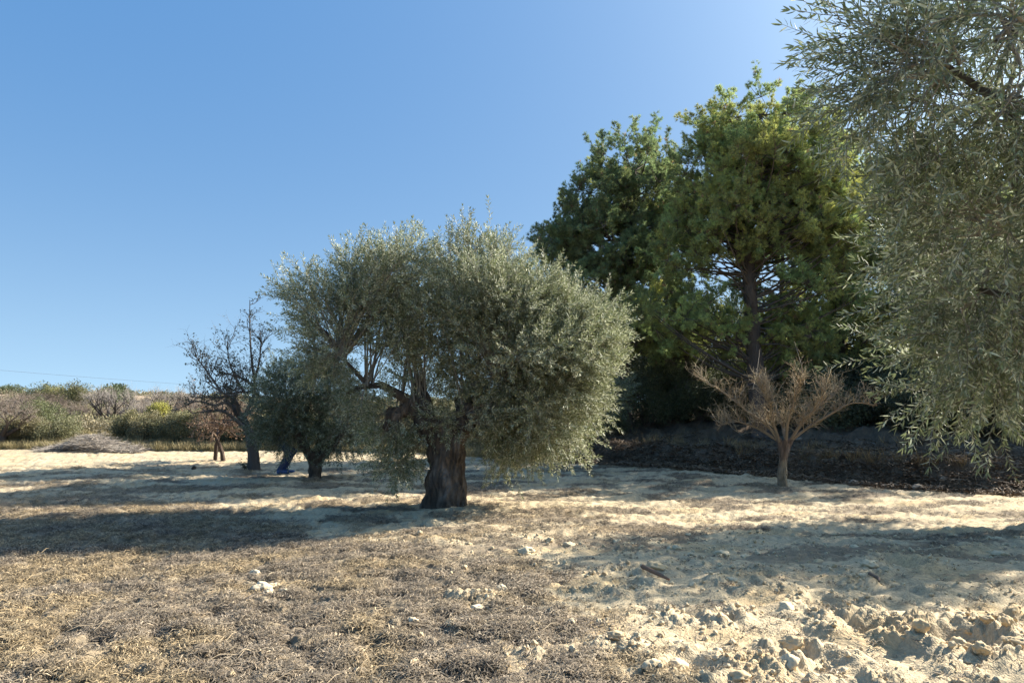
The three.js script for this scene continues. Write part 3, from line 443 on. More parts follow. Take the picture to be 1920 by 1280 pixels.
// a) young vase-shaped almond in the sun before the pines
{
  const base = onGround(1468, 911), d = -base.z, r = rng(701), m = (px, py, dz = 0) => P(px, py, d - dz).sub(base);
  const tree = thing('almond_tree', 'bare vase shaped almond with tan twigs standing before the pines', 'almond tree', base);
  const bones = [[V(0, -0.12, 0), 0.11, V(0, 0.25, 0), 0.085], [V(0, 0.25, 0), 0.085, m(1470, 850), 0.075], [m(1470, 850), 0.085, m(1462, 826), 0.06], [m(1470, 852), 0.07, m(1482, 826), 0.06], [m(1470, 850), 0.06, m(1474, 826, 0.1), 0.045]];
  const tr = sdfBody(bones, V(0, 0.45, 0), 0.62, 64, 0.05, (p) => 0.006 * n3(p.x * 12, p.y * 6, p.z * 12)); paint(tr, (p) => { const t = 0.85 + 0.35 * n3(p.x * 14, p.y * 6, p.z * 14), lo = p.y + 0.04 * n3(p.x * 20, 1, p.z * 20) < 0.5; return lo ? [0.33 * t, 0.25 * t, 0.16 * t] : [0.20 * t, 0.14 * t, 0.10 * t]; });
  mesh('trunk', tr, MAT.bark, tree);
  const a = new Acc(), bark = [0.25, 0.19, 0.125], twig = [0.42, 0.33, 0.195];
  const limbs = [[[1462, 828], [1440, 798], [1400, 770], [1360, 738], [1318, 712]], [[1462, 828, 0.05], [1450, 790, 0.15], [1440, 750, 0.3], [1420, 715, 0.4]], [[1482, 828], [1510, 805], [1560, 775], [1600, 755], [1645, 760]], [[1482, 828], [1500, 800, -0.2], [1530, 770, -0.4], [1570, 735, -0.6]], [[1474, 826, 0.1], [1478, 790, 0.3], [1490, 750, 0.5], [1500, 715, 0.7]], [[1474, 826], [1465, 790, -0.3], [1450, 750, -0.5], [1430, 720, -0.7]], [[1482, 826], [1505, 790, 0.25], [1535, 760, 0.5], [1550, 725, 0.6]], [[1462, 828], [1425, 805, -0.2], [1380, 790, -0.3], [1355, 796, -0.4]]];
  const kid = { kids: [5, 3, 3], up: 0.08, spread: 1.05, shrink: 0.62, wob: 0.34, from: 0.1, bark, twig };
  for (const l of limbs) {
    const c = new THREE.CatmullRomCurve3(l.map(([x, y, z]) => m(x, y, z || 0))), pts = c.getPoints(12); a.tube(pts, pts.map((_, k) => lerp(0.034, 0.008, k / 12)), 6, bark, { knob: 0.15, seed: l[0][0], vary: 0.25 });
    for (let k = 0; k < 42; k++) { const u = 0.2 + 0.8 * r(), p = c.getPoint(u), td = c.getTangent(u), s = unit(r); const dir = td.clone().multiplyScalar(0.4).addScaledVector(s, 0.6).add(V(0, 0.55, 0)).normalize(); branchOut(a, r, p, dir, 0.16 + 0.42 * r() * r() + 0.1 * r(), 0.0085, r() < 0.55 ? 2 : 1, { ...kid, twig: [twig, [0.36, 0.29, 0.19], [0.31, 0.22, 0.12]][Math.floor(r() * 3)] }); }
  }
  for (const [x0, y0, x1, y1] of [[1510, 720, 1490, 640], [1412, 730, 1425, 655], [1430, 728, 1418, 690], [1545, 740, 1552, 700]]) a.tube([m(x0, y0, 0.1), m((x0 + x1) / 2 + 2, (y0 + y1) / 2, 0.1), m(x1, y1, 0.1)], [0.009, 0.006, 0.003], 4, [0.34, 0.29, 0.23]);
  mesh('branches', a.build(), MAT.twig, tree, 'stuff');
}
// b) large dark almond at the left, a few leaves left on it
{
  const base = onGround(476, 880), d = -base.z, r = rng(702), m = (px, py, dz = 0) => P(px, py, d - dz).sub(base), bark = [0.12, 0.098, 0.08];
  const tree = thing('almond_tree', 'large dark almond with few leaves and tall spindly top left of the small olive', 'almond tree', base);
  const a = new Acc(), b = new Acc(), tips = [];
  a.tube([V(0, -0.15, 0), m(475, 850), m(468, 815), m(455, 785), m(440, 768)], [0.17, 0.13, 0.12, 0.10, 0.085], 12, bark, { knob: 0.2, seed: 6, vary: 0.3 });
  mesh('trunk', a.build(), MAT.bark, tree);
  const limbs = [[[466, 812], [445, 790, 0.2], [420, 772, 0.4], [395, 770, 0.6], [360, 775, 0.8]], [[440, 768], [425, 755], [400, 760, -0.3], [370, 752, -0.4], [330, 768, -0.6]], [[450, 780], [440, 750, 0.3], [415, 735, 0.5], [385, 715, 0.6]], [[440, 768], [432, 745, -0.3], [405, 745, -0.5], [360, 745, -0.7]], [[455, 785], [470, 755], [478, 730], [475, 705], [470, 660], [468, 610], [468, 562]], [[478, 728], [455, 710], [430, 702, 0.2], [405, 705, 0.3]], [[476, 715, 0], [485, 680, 0.1], [490, 640, 0.2]], [[460, 780], [490, 750, -0.3], [510, 720, -0.5]], [[478, 735], [450, 735, -0.3], [425, 738, -0.4]], [[470, 750], [445, 715, -0.4], [430, 680, -0.5], [425, 640, -0.5]], [[415, 735, 0.5], [390, 700, 0.4], [365, 665, 0.4]]];
  const kid = { kids: [4, 4, 4], up: 0.1, spread: 0.85, shrink: 0.62, wob: 0.28, from: 0.15, bark, twig: [0.15, 0.12, 0.095], leafAt: tips };
  limbs.forEach((l, li) => {
    const c = new THREE.CatmullRomCurve3(l.map(([x, y, z]) => m(x, y, z || 0))), pts = c.getPoints(14), thin = li === 4 ? 0.06 : li > 4 ? 0.04 : 0.06; b.tube(pts, pts.map((_, k) => lerp(thin, 0.010, Math.pow(k / 14, 0.8))), 6, bark, { knob: 0.15, seed: li, vary: 0.25 });
    for (let k = 0; k < 15; k++) { const u = 0.15 + 0.85 * r(), p = c.getPoint(u), td = c.getTangent(u); branchOut(b, r, p, td.clone().multiplyScalar(0.55).addScaledVector(unit(r), 0.7).add(V(0, 0.25, 0)).normalize(), (li === 4 ? 0.3 : 0.5) * (0.5 + 0.8 * r()), 0.011, 2, kid); }
  });
  mesh('branches', b.build(), MAT.twig, tree, 'stuff');
  const lv = new Acc(); for (const p of tips) if (r() < 0.16) for (let k = 0; k < 2; k++) { const t = 0.7 + 0.6 * r(); lv.leaf(p.clone().addScaledVector(unit(r), 0.02), unit(r), unit(r), 0.07, 0.03, [0.075 * t, 0.075 * t, 0.035 * t]); }
  mesh('leaves', lv.build(), MAT.bush, tree, 'stuff');
}
// c) small brown almond just beyond it, with two stems
{
  const base = onGround(419, 866), d = -base.z, r = rng(703), m = (px, py, dz = 0) => P(px, py, d - dz).sub(base), bark = [0.14, 0.095, 0.07], tips = [];
  const tree = thing('almond_tree', 'small two stemmed almond with brown withered leaves left of the dark almond', 'almond tree', base), a = new Acc(), b = new Acc();
  a.tube([V(0, -0.1, 0), m(416, 848), m(410, 832), m(404, 815)], [0.075, 0.06, 0.052, 0.045], 9, bark, { knob: 0.2, seed: 1, vary: 0.3 }); a.tube([m(403, 853, -0.5).add(V(0, -0.25, 0)), m(405, 835, -0.3), m(410, 815, -0.1), m(418, 800)], [0.06, 0.05, 0.042, 0.035], 8, [0.10, 0.07, 0.06], { knob: 0.2, seed: 2, vary: 0.3 });
  mesh('trunk', a.build(), MAT.bark, tree);
  for (let k = 0; k < 16; k++) { const s = k % 2 ? m(405, 818) : m(416, 804), an = r() * 6.28; branchOut(b, r, s, V(Math.cos(an), 0.35 + 0.7 * r(), Math.sin(an)).normalize(), 0.55 + 0.3 * r(), 0.03, 3, { kids: [4, 4, 4], up: 0.05, spread: 0.8, shrink: 0.68, wob: 0.3, bark, twig: [0.2, 0.14, 0.10], leafAt: tips }); }
  mesh('branches', b.build(), MAT.twig, tree, 'stuff');
  const lv = new Acc(); for (const p of tips) if (r() < 0.3) { const t = 0.7 + 0.6 * r(); lv.leaf(p, unit(r), unit(r), 0.08, 0.03, [0.24 * t, 0.14 * t, 0.075 * t]); }
  mesh('leaves', lv.build(), MAT.bush, tree, 'stuff');
}
// d) the orchard beyond: leafless trees of three shapes
{
  const proto = [];
  for (let v = 0; v < 3; v++) {
    const r = rng(720 + v), a = new Acc(), b = new Acc(), bark = [[0.075, 0.062, 0.055], [0.10, 0.08, 0.065], [0.085, 0.07, 0.06]][v], twig = [[0.33, 0.285, 0.25], [0.27, 0.215, 0.17], [0.23, 0.175, 0.135]][v];
    a.tube([V(0, -0.2, 0), V(0.02, 0.3, 0), V(-0.02, 0.62, 0.02)], [0.17, 0.14, 0.13], 9, bark, { knob: 0.2, seed: v, vary: 0.3 });
    for (let k = 0; k < 5; k++) { const an = k * 1.256 + r() * 0.5, up = [0.75, 0.5, 0.6][v]; const e = V(Math.cos(an) * 0.6, 0.62 + 0.42 * up + 0.1, Math.sin(an) * 0.6); a.tube([V(0, 0.55, 0), V(Math.cos(an) * 0.32, 0.72, Math.sin(an) * 0.32), e], [0.10, 0.08, 0.055], 7, bark, { knob: 0.2, seed: k, vary: 0.3 });
      for (let q = 0; q < 4; q++) branchOut(b, r, e.clone().multiplyScalar(0.85 + 0.15 * r()), V(Math.cos(an) * 0.6 + (r() - 0.5), up + 0.6 * r(), Math.sin(an) * 0.6 + (r() - 0.5)).normalize(), 0.8, 0.030, 3, { kids: [4, 4, 4], up: [0.16, 0.02, 0.08][v], spread: 0.95, shrink: 0.66, wob: 0.25, bark, twig }); }
    proto.push([a.build(), b.build()]);
  }
  const spots = [[2, 27.6, 1, 1.15, 'leafless brown tree with leaning trunk at the left edge of the field', 0.35], [172, 38, 2, 0.85, 'leafless tree with low dark fork behind the left of the brush pile'], [205, 37, 0, 1.25, 'pale grey leafless tree with upright shoots behind the brush pile'], [241, 42, 1, 1.0, 'slim leafless tree right of the pale upright one'], [271, 36, 0, 0.85, 'small pale leafless tree behind the middle of the hedge'], [331, 38, 2, 1.05, 'wide low leafless tree behind the hedge left of the dark almond'], [322, 46, 0, 1.5, 'tall pale leafless tree behind the wide low one'], [385, 40, 2, 1.0, 'leafless brown tree behind the small two stemmed almond'], [440, 44, 1, 1.1, 'leafless tree seen behind the dark almond trunk'], [130, 46, 1, 1.1, 'brown leafless tree below the sandy slope'], [70, 34, 2, 1.15, 'brown leafless tree between the left edge tree and the brush pile'], [30, 50, 1, 1.3, 'leafless tree far back near the left edge'], [290, 58, 2, 1.3, 'leafless tree farthest back above the hedge'], [510, 42, 1, 1.2, 'leafless tree behind the small olive crown'], [365, 60, 1, 1.3, 'leafless tree farthest back behind the brown almond'], [610, 44, 2, 1.1, 'leafless tree behind the gap right of the small olive'], [-60, 33, 1, 1.2, 'leafless tree just outside the left edge']];
  const r = rng(730);
  for (let [px, dd, v, s, label, lean] of spots) { const o = thing('orchard_tree', label, 'bare tree', atDepth(px, dd), 'leafless orchard trees beyond the field'); mesh('trunk', proto[v][0], MAT.bark, o); mesh('branches', proto[v][1], MAT.twig, o, 'stuff'); o.rotation.set(0, r() * 6.28, -(lean || (r() - 0.5) * 0.1)); s *= 0.74; o.scale.set(s * 1.15, s * (0.9 + 0.15 * r()), s * 1.15); }
}
const ORD = ['first', 'second', 'third', 'fourth', 'fifth', 'sixth', 'seventh', 'eighth', 'ninth', 'tenth', 'eleventh', 'twelfth', 'thirteenth', 'fourteenth', 'fifteenth', 'sixteenth', 'seventeenth', 'eighteenth'];
// ---------------------------------------------------------------- hedge, scrub and grasses at the far edge
const HEDGE = [[15, 28.6, 0.9, 0.8], [50, 28.4, 1.0, 0.9], [95, 28.6, 1.0, 1.0], [250, 29.6, 1.1, 0.85], [290, 29.2, 1.1, 0.9], [330, 29.0, 1.1, 0.95], [370, 28.8, 1.1, 1.0], [405, 28.7, 1.0, 0.95], [440, 28.5, 1.1, 0.95], [500, 28.4, 1.2, 1.0], [560, 28.2, 1.2, 1.0], [625, 28.0, 1.2, 1.05], [690, 28.0, 1.2, 1.1], [760, 27.5, 1.3, 1.2], [840, 27.3, 1.3, 1.2], [930, 26.8, 1.3, 1.3], [1020, 26, 1.3, 1.4]];
HEDGE.forEach(([px, d, a, h], i) => bush('low dusty bush, ' + ORD[i] + ' from left in the hedge along the field edge', atDepth(px, d), V(a, h, 0.7), 520, [[0.20, 0.185, 0.08], [0.25, 0.215, 0.105], [0.165, 0.16, 0.07]][i % 3], 800 + i, { group: 'hedge along the far edge', s: 1.0, lumps: 14 }));
bush('bright yellow green bush behind the hedge below the leafless trees', atDepth(307, 33), V(0.7, 1.25, 0.6), 420, [0.30, 0.28, 0.055], 830, { lumps: 9 });
bush('rounded green bush behind the brush pile', atDepth(95, 30.5), V(1.4, 1.35, 0.9), 700, [0.15, 0.165, 0.06], 831, { lumps: 14 });
bush('olive green bush at the foot of the sandy slope', atDepth(125, 52), V(2.6, 2.2, 1.6), 900, [0.17, 0.165, 0.055], 832, { s: 1.9, lumps: 16 });
bush('dark green bush low on the left slope', atDepth(62, 60), V(3.0, 2.6, 1.6), 900, [0.12, 0.13, 0.05], 833, { s: 2.1, lumps: 16 });
{ // scrub on the plain and hillside that reads as one mass
  const r = rng(850), near = new Copies(), far = new Copies();
  for (let k = 0; k < 26000; k++) { const d = 32 + Math.pow(r(), 1.5) * 200, a = (-40 + 48 * r()) * Math.PI / 180, x = d * Math.tan(a), z = -d; const kn = Math.exp(-(((x + 92) ** 2) / 900 + ((z + 150) ** 2) / 900)); if (r() < kn * 0.85) continue; const q = n2(x * 0.05, z * 0.05) + 0.4 * n2(x * 0.2, z * 0.2); if (r() > 0.45 + 0.5 * q) continue; const s = 0.7 + 0.9 * r(), t = 0.7 + 0.6 * r(), dry = smooth(-0.3, 0.5, n2(x * 0.11 + 5, z * 0.11) + 0.3 * n2(x * 0.5, z * 0.5)), c = d < 75 ? near : far, sc = d < 75 ? s * 1.7 : s * Math.min(2.2, 0.5 + d / 100); c.add(V(x, H(x, z) + (d < 75 ? 0.12 : 0.16) * sc + (d < 75 ? 0.3 * r() * r() : 0), z), unit(r), r() * 6.28, sc, [lerp(0.115, 0.25, dry) * t, lerp(0.120, 0.205, dry) * t, lerp(0.048, 0.115, dry) * t]); }
  Object.assign(near.build('scrub', LEAFY, MAT.bush).userData, { label: 'low dry scrub between the orchard trees beyond the hedge', category: 'scrub' });
  Object.assign(far.build('scrub', FARLEAF, MAT.bush).userData, { label: 'far scrub covering the hill below the ridge', category: 'scrub' });
}
{ // dry grass fringe along the edge of the field and on the bank
  const r = rng(860), a = new Acc(); for (let k = 0; k < 14; k++) { const an = r() * 6.28, t = 0.8 + 0.4 * r(), l = 0.22 + 0.22 * r(), e = V(Math.cos(an) * l * 0.45, l, Math.sin(an) * l * 0.45), p = V((r() - 0.5) * 0.12, 0, (r() - 0.5) * 0.12); a.leaf(p, e.clone().normalize(), unit(r), l, 0.012, [t, t, t]); }
  const g = a.build(), c = new Copies();
  for (let k = 0; k < 9000; k++) { const x = -26 + 40 * r(), s = -0.2 + 5.5 * r() * r(), z = piecewise(EDGE, x) - s; if (z > -10) continue; if (x > 0 && (n2(x * 0.6, z * 0.6) < 0.45 || s < 1.2)) continue; const t = 0.6 + 0.6 * r(), dr = r(); c.add(V(x, H(x, z) - 0.02, z), V((r() - 0.5) * 0.5, 1, (r() - 0.5) * 0.5).normalize(), r() * 6.28, (x > 0 ? 0.4 : 0.5) + 0.6 * r(), (x > 0 ? [0.36 * t, 0.25 * t, 0.12 * t] : [lerp(0.40, 0.26, dr) * t, lerp(0.32, 0.225, dr) * t, lerp(0.17, 0.10, dr) * t])); }
  const o = c.build('dry_grass', g, MAT.straw); Object.assign(o.userData, { label: 'dry grass fringe along the hedge and the bank', category: 'grass' });
}
{ // fallen leaves, needles and twigs over the right bank
  const r = rng(870), leaf = new Acc(), tw = new Acc(); for (let k = 0; k < 12; k++) { const t = 0.6 + 0.7 * r(), p = V((r() - 0.5) * 0.3, 0.01 + 0.03 * r(), (r() - 0.5) * 0.3), d = V(r() - 0.5, (r() - 0.4) * 0.4, r() - 0.5).normalize(); leaf.leaf(p, d, V(r() - 0.5, 1, r() - 0.5).normalize(), 0.05 + 0.05 * r(), 0.022, [t, t, t]); }
  for (let k = 0; k < 3; k++) { const a = r() * 6.28, l = 0.15 + 0.25 * r(), p = V((r() - 0.5) * 0.3, 0.02, (r() - 0.5) * 0.3), d = V(Math.cos(a), 0.12 + 0.3 * r() * r(), Math.sin(a)); tw.tube([p, p.clone().addScaledVector(d, l * 0.5).add(V(0, 0.02, 0)), p.clone().addScaledVector(d, l)], [0.006, 0.005, 0.002], 3, [1, 1, 1]); }
  const A = new Copies(), B = new Copies();
  for (let k = 0; k < 9000; k++) { const x = 0.5 + 14 * r(), z = piecewise(EDGE, x) - (-0.5 + 6 * r() * Math.sqrt(r())), y = H(x, z), t = 0.6 + 0.8 * r(), q = r(); A.add(V(x, y, z), V((r() - 0.5) * 0.4, 1, (r() - 0.5) * 0.4).normalize(), r() * 6.28, 0.7 + 0.8 * r(), [lerp(0.26, 0.17, q) * t, lerp(0.17, 0.125, q) * t, lerp(0.095, 0.08, q) * t]); if (k % 13 === 0) B.add(V(x, y, z), V((r() - 0.5) * 0.5, 1, (r() - 0.5) * 0.5).normalize(), r() * 6.28, 0.4 + 0.7 * r(), [0.22 * t, 0.17 * t, 0.125 * t]); }
  Object.assign(A.build('leaf_litter', leaf.build(), MAT.straw).userData, { label: 'brown leaf litter covering the bank under the pines', category: 'leaf litter' });
  Object.assign(B.build('fallen_twigs', tw.build(), MAT.twig).userData, { label: 'small fallen twigs strewn over the bank under the pines', category: 'twigs' });
}
// ---------------------------------------------------------------- trees on the ridge
{
  const list = [[88, 195, 1.5, 1.9], [104, 200, 1.3, 1.4], [118, 205, 1.8, 1.7], [130, 200, 1.5, 1.6], [141, 205, 1.8, 2.0], [153, 200, 1.8, 2.2], [163, 205, 1.5, 1.7], [176, 200, 1.6, 1.9], [188, 205, 1.5, 1.7], [203, 120, 2.0, 3.6], [216, 122, 2.2, 3.8], [228, 124, 1.9, 3.0], [243, 205, 1.5, 1.9], [248, 210, 1.2, 2.8], [262, 205, 1.3, 1.7], [273, 200, 1.6, 2.4], [285, 205, 1.5, 2.6], [303, 200, 1.7, 2.1], [318, 205, 1.5, 1.8], [8, 152, 2.6, 2.0], [20, 150, 3.0, 2.2], [335, 200, 1.6, 1.9]];
  const place = (px) => px < 60 ? 'on the left rise' : px > 195 && px < 235 ? 'in the clump below the ridge' : 'on the distant ridge';
  const r = rng(900), seenAt = {}; let n = 0;
  for (const [px, d, a, h] of list) {
    const o = thing('ridge_tree', ORD[seenAt[place(px)] = (seenAt[place(px)] ?? -1) + 1] + ' from left of the small dark green trees ' + place(px), 'tree', atDepth(px, d), 'trees ' + place(px)), w = new Acc(), c = new Copies(); n++;
    w.tube([V(0, -0.4, 0), V(0.05, h * 0.4, 0), V(0, h * 0.7, 0.05)], [0.16, 0.12, 0.06], 6, [0.1, 0.08, 0.065]); mesh('trunk', w.build(), MAT.twig, o);
    for (let k = 0; k < 90; k++) { const e = ball(r); e.multiplyScalar(Math.pow(e.length() + 0.01, -0.4)); const t = 0.7 + 0.6 * r(); c.add(V(e.x * a * 0.85, h * (0.62 + 0.34 * e.y), e.z * a * 0.85), unit(r), r() * 6.28, 1.5 + r(), [0.095 * t, 0.12 * t, 0.05 * t]); }
    c.build('crown', FARLEAF, MAT.bush, o);
  }
  // small shrubs dotted over the sandy knoll
  const c = new Copies(); for (let k = 0; k < 420; k++) { const x = -92 + (r() - 0.5) * 70, z = -150 + (r() - 0.5) * 60, t = 0.7 + 0.5 * r(); c.add(V(x, H(x, z) + 0.15, z), unit(r), r() * 6, 1.0 + 1.3 * r(), [0.13 * t, 0.125 * t, 0.06 * t]); }
  const o = c.build('knoll_shrubs', FARLEAF, MAT.bush); Object.assign(o.userData, { label: 'tiny shrubs dotted over the bare sandy slope', category: 'scrub' });
}
// ---------------------------------------------------------------- overhead wires far off, with their poles
{
  const wire = (label, a, b, sag) => { const w = new Acc(), c = a.clone().lerp(b, 0.5).add(V(0, -sag, 0)), pts = []; for (let k = 0; k <= 24; k++) pts.push(bez(a, c, b, k / 24).sub(a)); w.tube(pts, pts.map(() => 0.018), 4, [0.12, 0.12, 0.13]); const o = mesh('power_line', w.build(), MAT.twig); o.position.copy(a); o.userData = { label, category: 'power line', group: 'overhead wires' }; };
  const A = P(-230, 674, 150), B = P(700, 742, 175), A2 = P(-230, 712, 150), B2 = P(700, 774, 175);
  wire('upper of the two thin wires crossing the sky at the left', A, B, 1.0); wire('lower of the two thin wires, just above the ridge at the left', A2, B2, 1.0);
  for (const [p, q, label] of [[A, A2, 'wooden power pole outside the left edge carrying the wires'], [B, B2, 'wooden power pole hidden behind the small olive']]) { const y = H(p.x, p.z), o = thing('power_pole', label, 'pole', V(p.x, y, p.z)), w = new Acc(), k = new Acc(); w.tube([V(0, -0.5, 0.16), V(0, p.y - y + 0.4, 0.16)], [0.14, 0.1], 8, [0.14, 0.11, 0.09]); mesh('post', w.build(), MAT.twig, o); for (const z of [p.y - y, q.y - y]) { const k2 = new Acc(); k2.tube([V(0, z - 0.03, 0.2), V(0, z - 0.03, -0.06)], [0.05, 0.04], 6, [0.3, 0.3, 0.3]); mesh('insulator', k2.build(), MAT.twig, o); } }
}
// ---------------------------------------------------------------- brush pile
{
  const base = onGround(165, 848); base.z -= 0.6; base.y = H(base.x, base.z); const r = rng(950), o = thing('brush_pile', 'heap of grey pruned branches at the far edge of the field', 'brush pile', base), a = new Acc(); o.scale.set(1.05, 0.8, 1);
  for (let k = 0; k < 3400; k++) {
    const x = (r() * 2 - 1) * 1.6, top = 0.55 * Math.exp(-((x + 0.25) ** 2) / 0.6) + 0.12 * (1 + n2(x * 3, 5)) + 0.10 * (1 - Math.abs(x) / 1.7), z = (r() * 2 - 1) * 0.8, y = top * Math.pow(r(), 0.6) * (1 - 0.7 * z * z), l = 0.25 + 0.6 * r(), an = r() * 6.28, d = V(Math.cos(an), (r() - 0.5) * 0.7 + (r() < 0.14 ? 0.7 : 0), Math.sin(an) * 0.8).normalize(), p = V(x, Math.max(0.03, y), z), t = 0.7 + 0.6 * r(), c = r() < 0.8 ? [0.37 * t, 0.32 * t, 0.265 * t] : [0.14 * t, 0.115 * t, 0.09 * t];
    a.tube([p.clone().addScaledVector(d, -l / 2), p.clone().addScaledVector(unit(r), 0.05), p.clone().addScaledVector(d, l / 2)], [0.006, 0.005, 0.002], 3, c, { cap: false });
  }
  mesh('cut_branches', a.build(), MAT.twig, o, 'stuff');
}
// ---------------------------------------------------------------- slim sapling trunk by the right edge of the big olive
{
  const base = onGround(1104, 884), d = -base.z, r = rng(960), lob = lobePx(d), m = (px, py, dz = 0) => P(px, py, d - dz).sub(base), o = thing('sapling', 'slim dark stemmed young tree just right of the big olive crown', 'tree', base), w = new Acc();
  w.tube([V(0, -0.1, 0), m(1106, 840), m(1112, 800), m(1126, 765), m(1130, 720)], [0.07, 0.055, 0.045, 0.035, 0.02], 8, [0.09, 0.07, 0.06], { knob: 0.15, seed: 4, vary: 0.3 }); w.tube([m(1112, 800), m(1105, 770), m(1100, 735)], [0.03, 0.022, 0.012], 6, [0.09, 0.07, 0.06]); mesh('trunk', w.build(), MAT.bark, o);
  const { wood, leaves } = shootsInto(r, base, [lob(1135, 735, 50, 45, 0.6, 24), lob(1100, 750, 40, 40, 0.6, 16)], [P(1128, 740, d), P(1102, 745, d)], { sprigs: SPRIG, per: 22, tint: [0.55, 0.62, 0.5] });
  mesh('shoots', wood.build(), MAT.twig, o); leaves.forEach((l, i) => l.build('crown', SPRIG[i], MAT.olive, o));
}
// ---------------------------------------------------------------- person stooping behind the small olive, only the legs in clear view
{
  const base = onGround(531, 886), o = thing('person', 'person in blue trousers stooping behind the small olive, legs showing below its leaves', 'person', base);
  const J = { toeL: V(0.14, 0.03, 0.10), heelL: V(-0.08, 0.04, 0.10), ankL: V(-0.06, 0.09, 0.10), knL: V(0.14, 0.50, 0.11), hipL: V(-0.16, 0.80, 0.09), toeR: V(0.20, 0.03, -0.12), heelR: V(-0.02, 0.04, -0.10), ankR: V(0.0, 0.09, -0.10), knR: V(0.20, 0.51, -0.11), hipR: V(-0.14, 0.80, -0.09), pel: V(-0.15, 0.84, 0), waist: V(0.02, 0.96, 0), chest: V(0.24, 1.08, 0), neck: V(0.42, 1.14, 0), shL: V(0.33, 1.10, 0.18), elL: V(0.40, 0.84, 0.22), wrL: V(0.50, 0.62, 0.16), shR: V(0.33, 1.10, -0.18), elR: V(0.42, 0.84, -0.22), wrR: V(0.54, 0.63, -0.14) };
  const bones = [[J.ankL, 0.05, J.knL, 0.065], [J.knL, 0.072, J.hipL, 0.095], [J.ankR, 0.05, J.knR, 0.065], [J.knR, 0.072, J.hipR, 0.095], [J.hipL, 0.10, J.hipR, 0.10], [J.pel, 0.125, J.waist, 0.12], [J.waist, 0.12, J.chest, 0.135], [J.chest, 0.13, J.neck, 0.06], [J.shL, 0.07, J.shR, 0.07], [J.shL, 0.06, J.elL, 0.045], [J.elL, 0.045, J.wrL, 0.033], [J.shR, 0.06, J.elR, 0.045], [J.elR, 0.045, J.wrR, 0.033], [J.heelL, 0.042, J.toeL, 0.035], [J.heelL, 0.04, J.ankL, 0.045], [J.heelR, 0.042, J.toeR, 0.035], [J.heelR, 0.04, J.ankR, 0.045]];
  const body = sdfBody(bones, V(0.15, 0.62, 0), 0.72, 96, 0.05, (p) => 0.004 * n3(p.x * 14, p.y * 10, p.z * 14));
  const parts = [body];
  const hb = [[V(0.50, 1.19, 0), 0.085, V(0.52, 1.13, 0), 0.07], [V(0.42, 1.14, 0), 0.05, V(0.48, 1.16, 0), 0.055], [V(0.595, 1.125, 0), 0.012, V(0.60, 1.10, 0), 0.016], [V(0.50, 1.16, 0.083), 0.016, V(0.49, 1.14, 0.083), 0.012], [V(0.50, 1.16, -0.083), 0.016, V(0.49, 1.14, -0.083), 0.012]];
  parts.push(sdfBody(hb, V(0.51, 1.15, 0), 0.15, 60, 0.02));
  for (const [w, s] of [[J.wrL, 1], [J.wrR, -1]]) { const q = (x, y, z) => V(w.x + x, w.y + y, w.z + z * s), h = [[q(0, 0, 0), 0.03, q(0.02, -0.07, 0), 0.032]]; [[-0.022, 0.075], [-0.008, 0.085], [0.008, 0.08], [0.022, 0.065]].forEach(([z, l]) => h.push([q(0.02, -0.08, z * 1.2), 0.010, q(0.045, -0.08 - l * 0.6, z * 1.3), 0.009], [q(0.045, -0.08 - l * 0.6, z * 1.3), 0.009, q(0.04, -0.08 - l, z * 1.2), 0.008])); h.push([q(0.0, -0.03, -0.03), 0.011, q(0.035, -0.075, -0.055), 0.009]); parts.push(sdfBody(h, V(w.x + 0.02, w.y - 0.08, w.z), 0.12, 56, 0.012)); }
  const a = new Acc(); for (const g of parts) { const off = a.p.length / 3, p = g.attributes.position, q = V(); for (let i = 0; i < p.count; i++) { q.fromBufferAttribute(p, i); let c = [0.014, 0.034, 0.10]; if (g !== body) c = g === parts[1] ? [0.42, 0.26, 0.19] : [0.42, 0.26, 0.19]; else if (q.y < 0.085) c = [0.035, 0.085, 0.22]; else if (q.x > -0.02 && q.y > 0.9 || (q.x > 0.27 && q.y > 0.58)) c = [0.05, 0.055, 0.075]; a.v(q, c); } for (const k of g.index.array) a.i.push(k + off); }
  const bodyMesh = mesh('body', a.build(), MAT.cloth, o);
  const hair = sdfBody([[V(0.475, 1.215, 0), 0.085, V(0.44, 1.18, 0), 0.075]], V(0.46, 1.2, 0), 0.13, 40, 0.02, (p) => 0.006 * n3(p.x * 40, p.y * 40, p.z * 40)); paint(hair, () => [0.03, 0.022, 0.018]); mesh('hair', hair, MAT.cloth, bodyMesh);
}
// ---------------------------------------------------------------- clods, sticks, stump
function clodGeo(seed) {
  const g = mergeVertices(new THREE.IcosahedronGeometry(1, 5).deleteAttribute('normal').deleteAttribute('uv'), 1e-4), p = g.attributes.position, q = V(), c = new Float32Array(p.count * 3), r = rng(seed + 77), cuts = [];
  for (let k = 0; k < 7; k++) cuts.push([unit(r), 0.62 + 0.3 * r()]);
  for (let i = 0; i < p.count; i++) {
    q.fromBufferAttribute(p, i); let k = 1; for (const [d, h] of cuts) { const t = q.dot(d); if (t > 0.05) k = Math.min(k, h / t); }
    k *= 1 + 0.22 * n3(q.x * 1.3 + seed * 9, q.y * 1.3, q.z * 1.3) + 0.12 * Math.abs(n3(q.x * 3.1, q.y * 3.1 + seed * 5, q.z * 3.1)) + 0.07 * n3(q.x * 8, q.y * 8, q.z * 8 + seed);
    q.multiplyScalar(k); q.y *= 0.75; p.setXYZ(i, q.x, q.y, q.z); const t = 0.9 + 0.12 * n3(q.x * 3, q.y * 3, q.z * 3 + seed) + 0.08 * n3(q.x * 11, q.y * 11, q.z * 11); c.set([t, t * 0.99, t * 0.97], i * 3);
  }
  g.setAttribute('color', new THREE.BufferAttribute(c, 3)); g.computeVertexNormals(); return g;
}
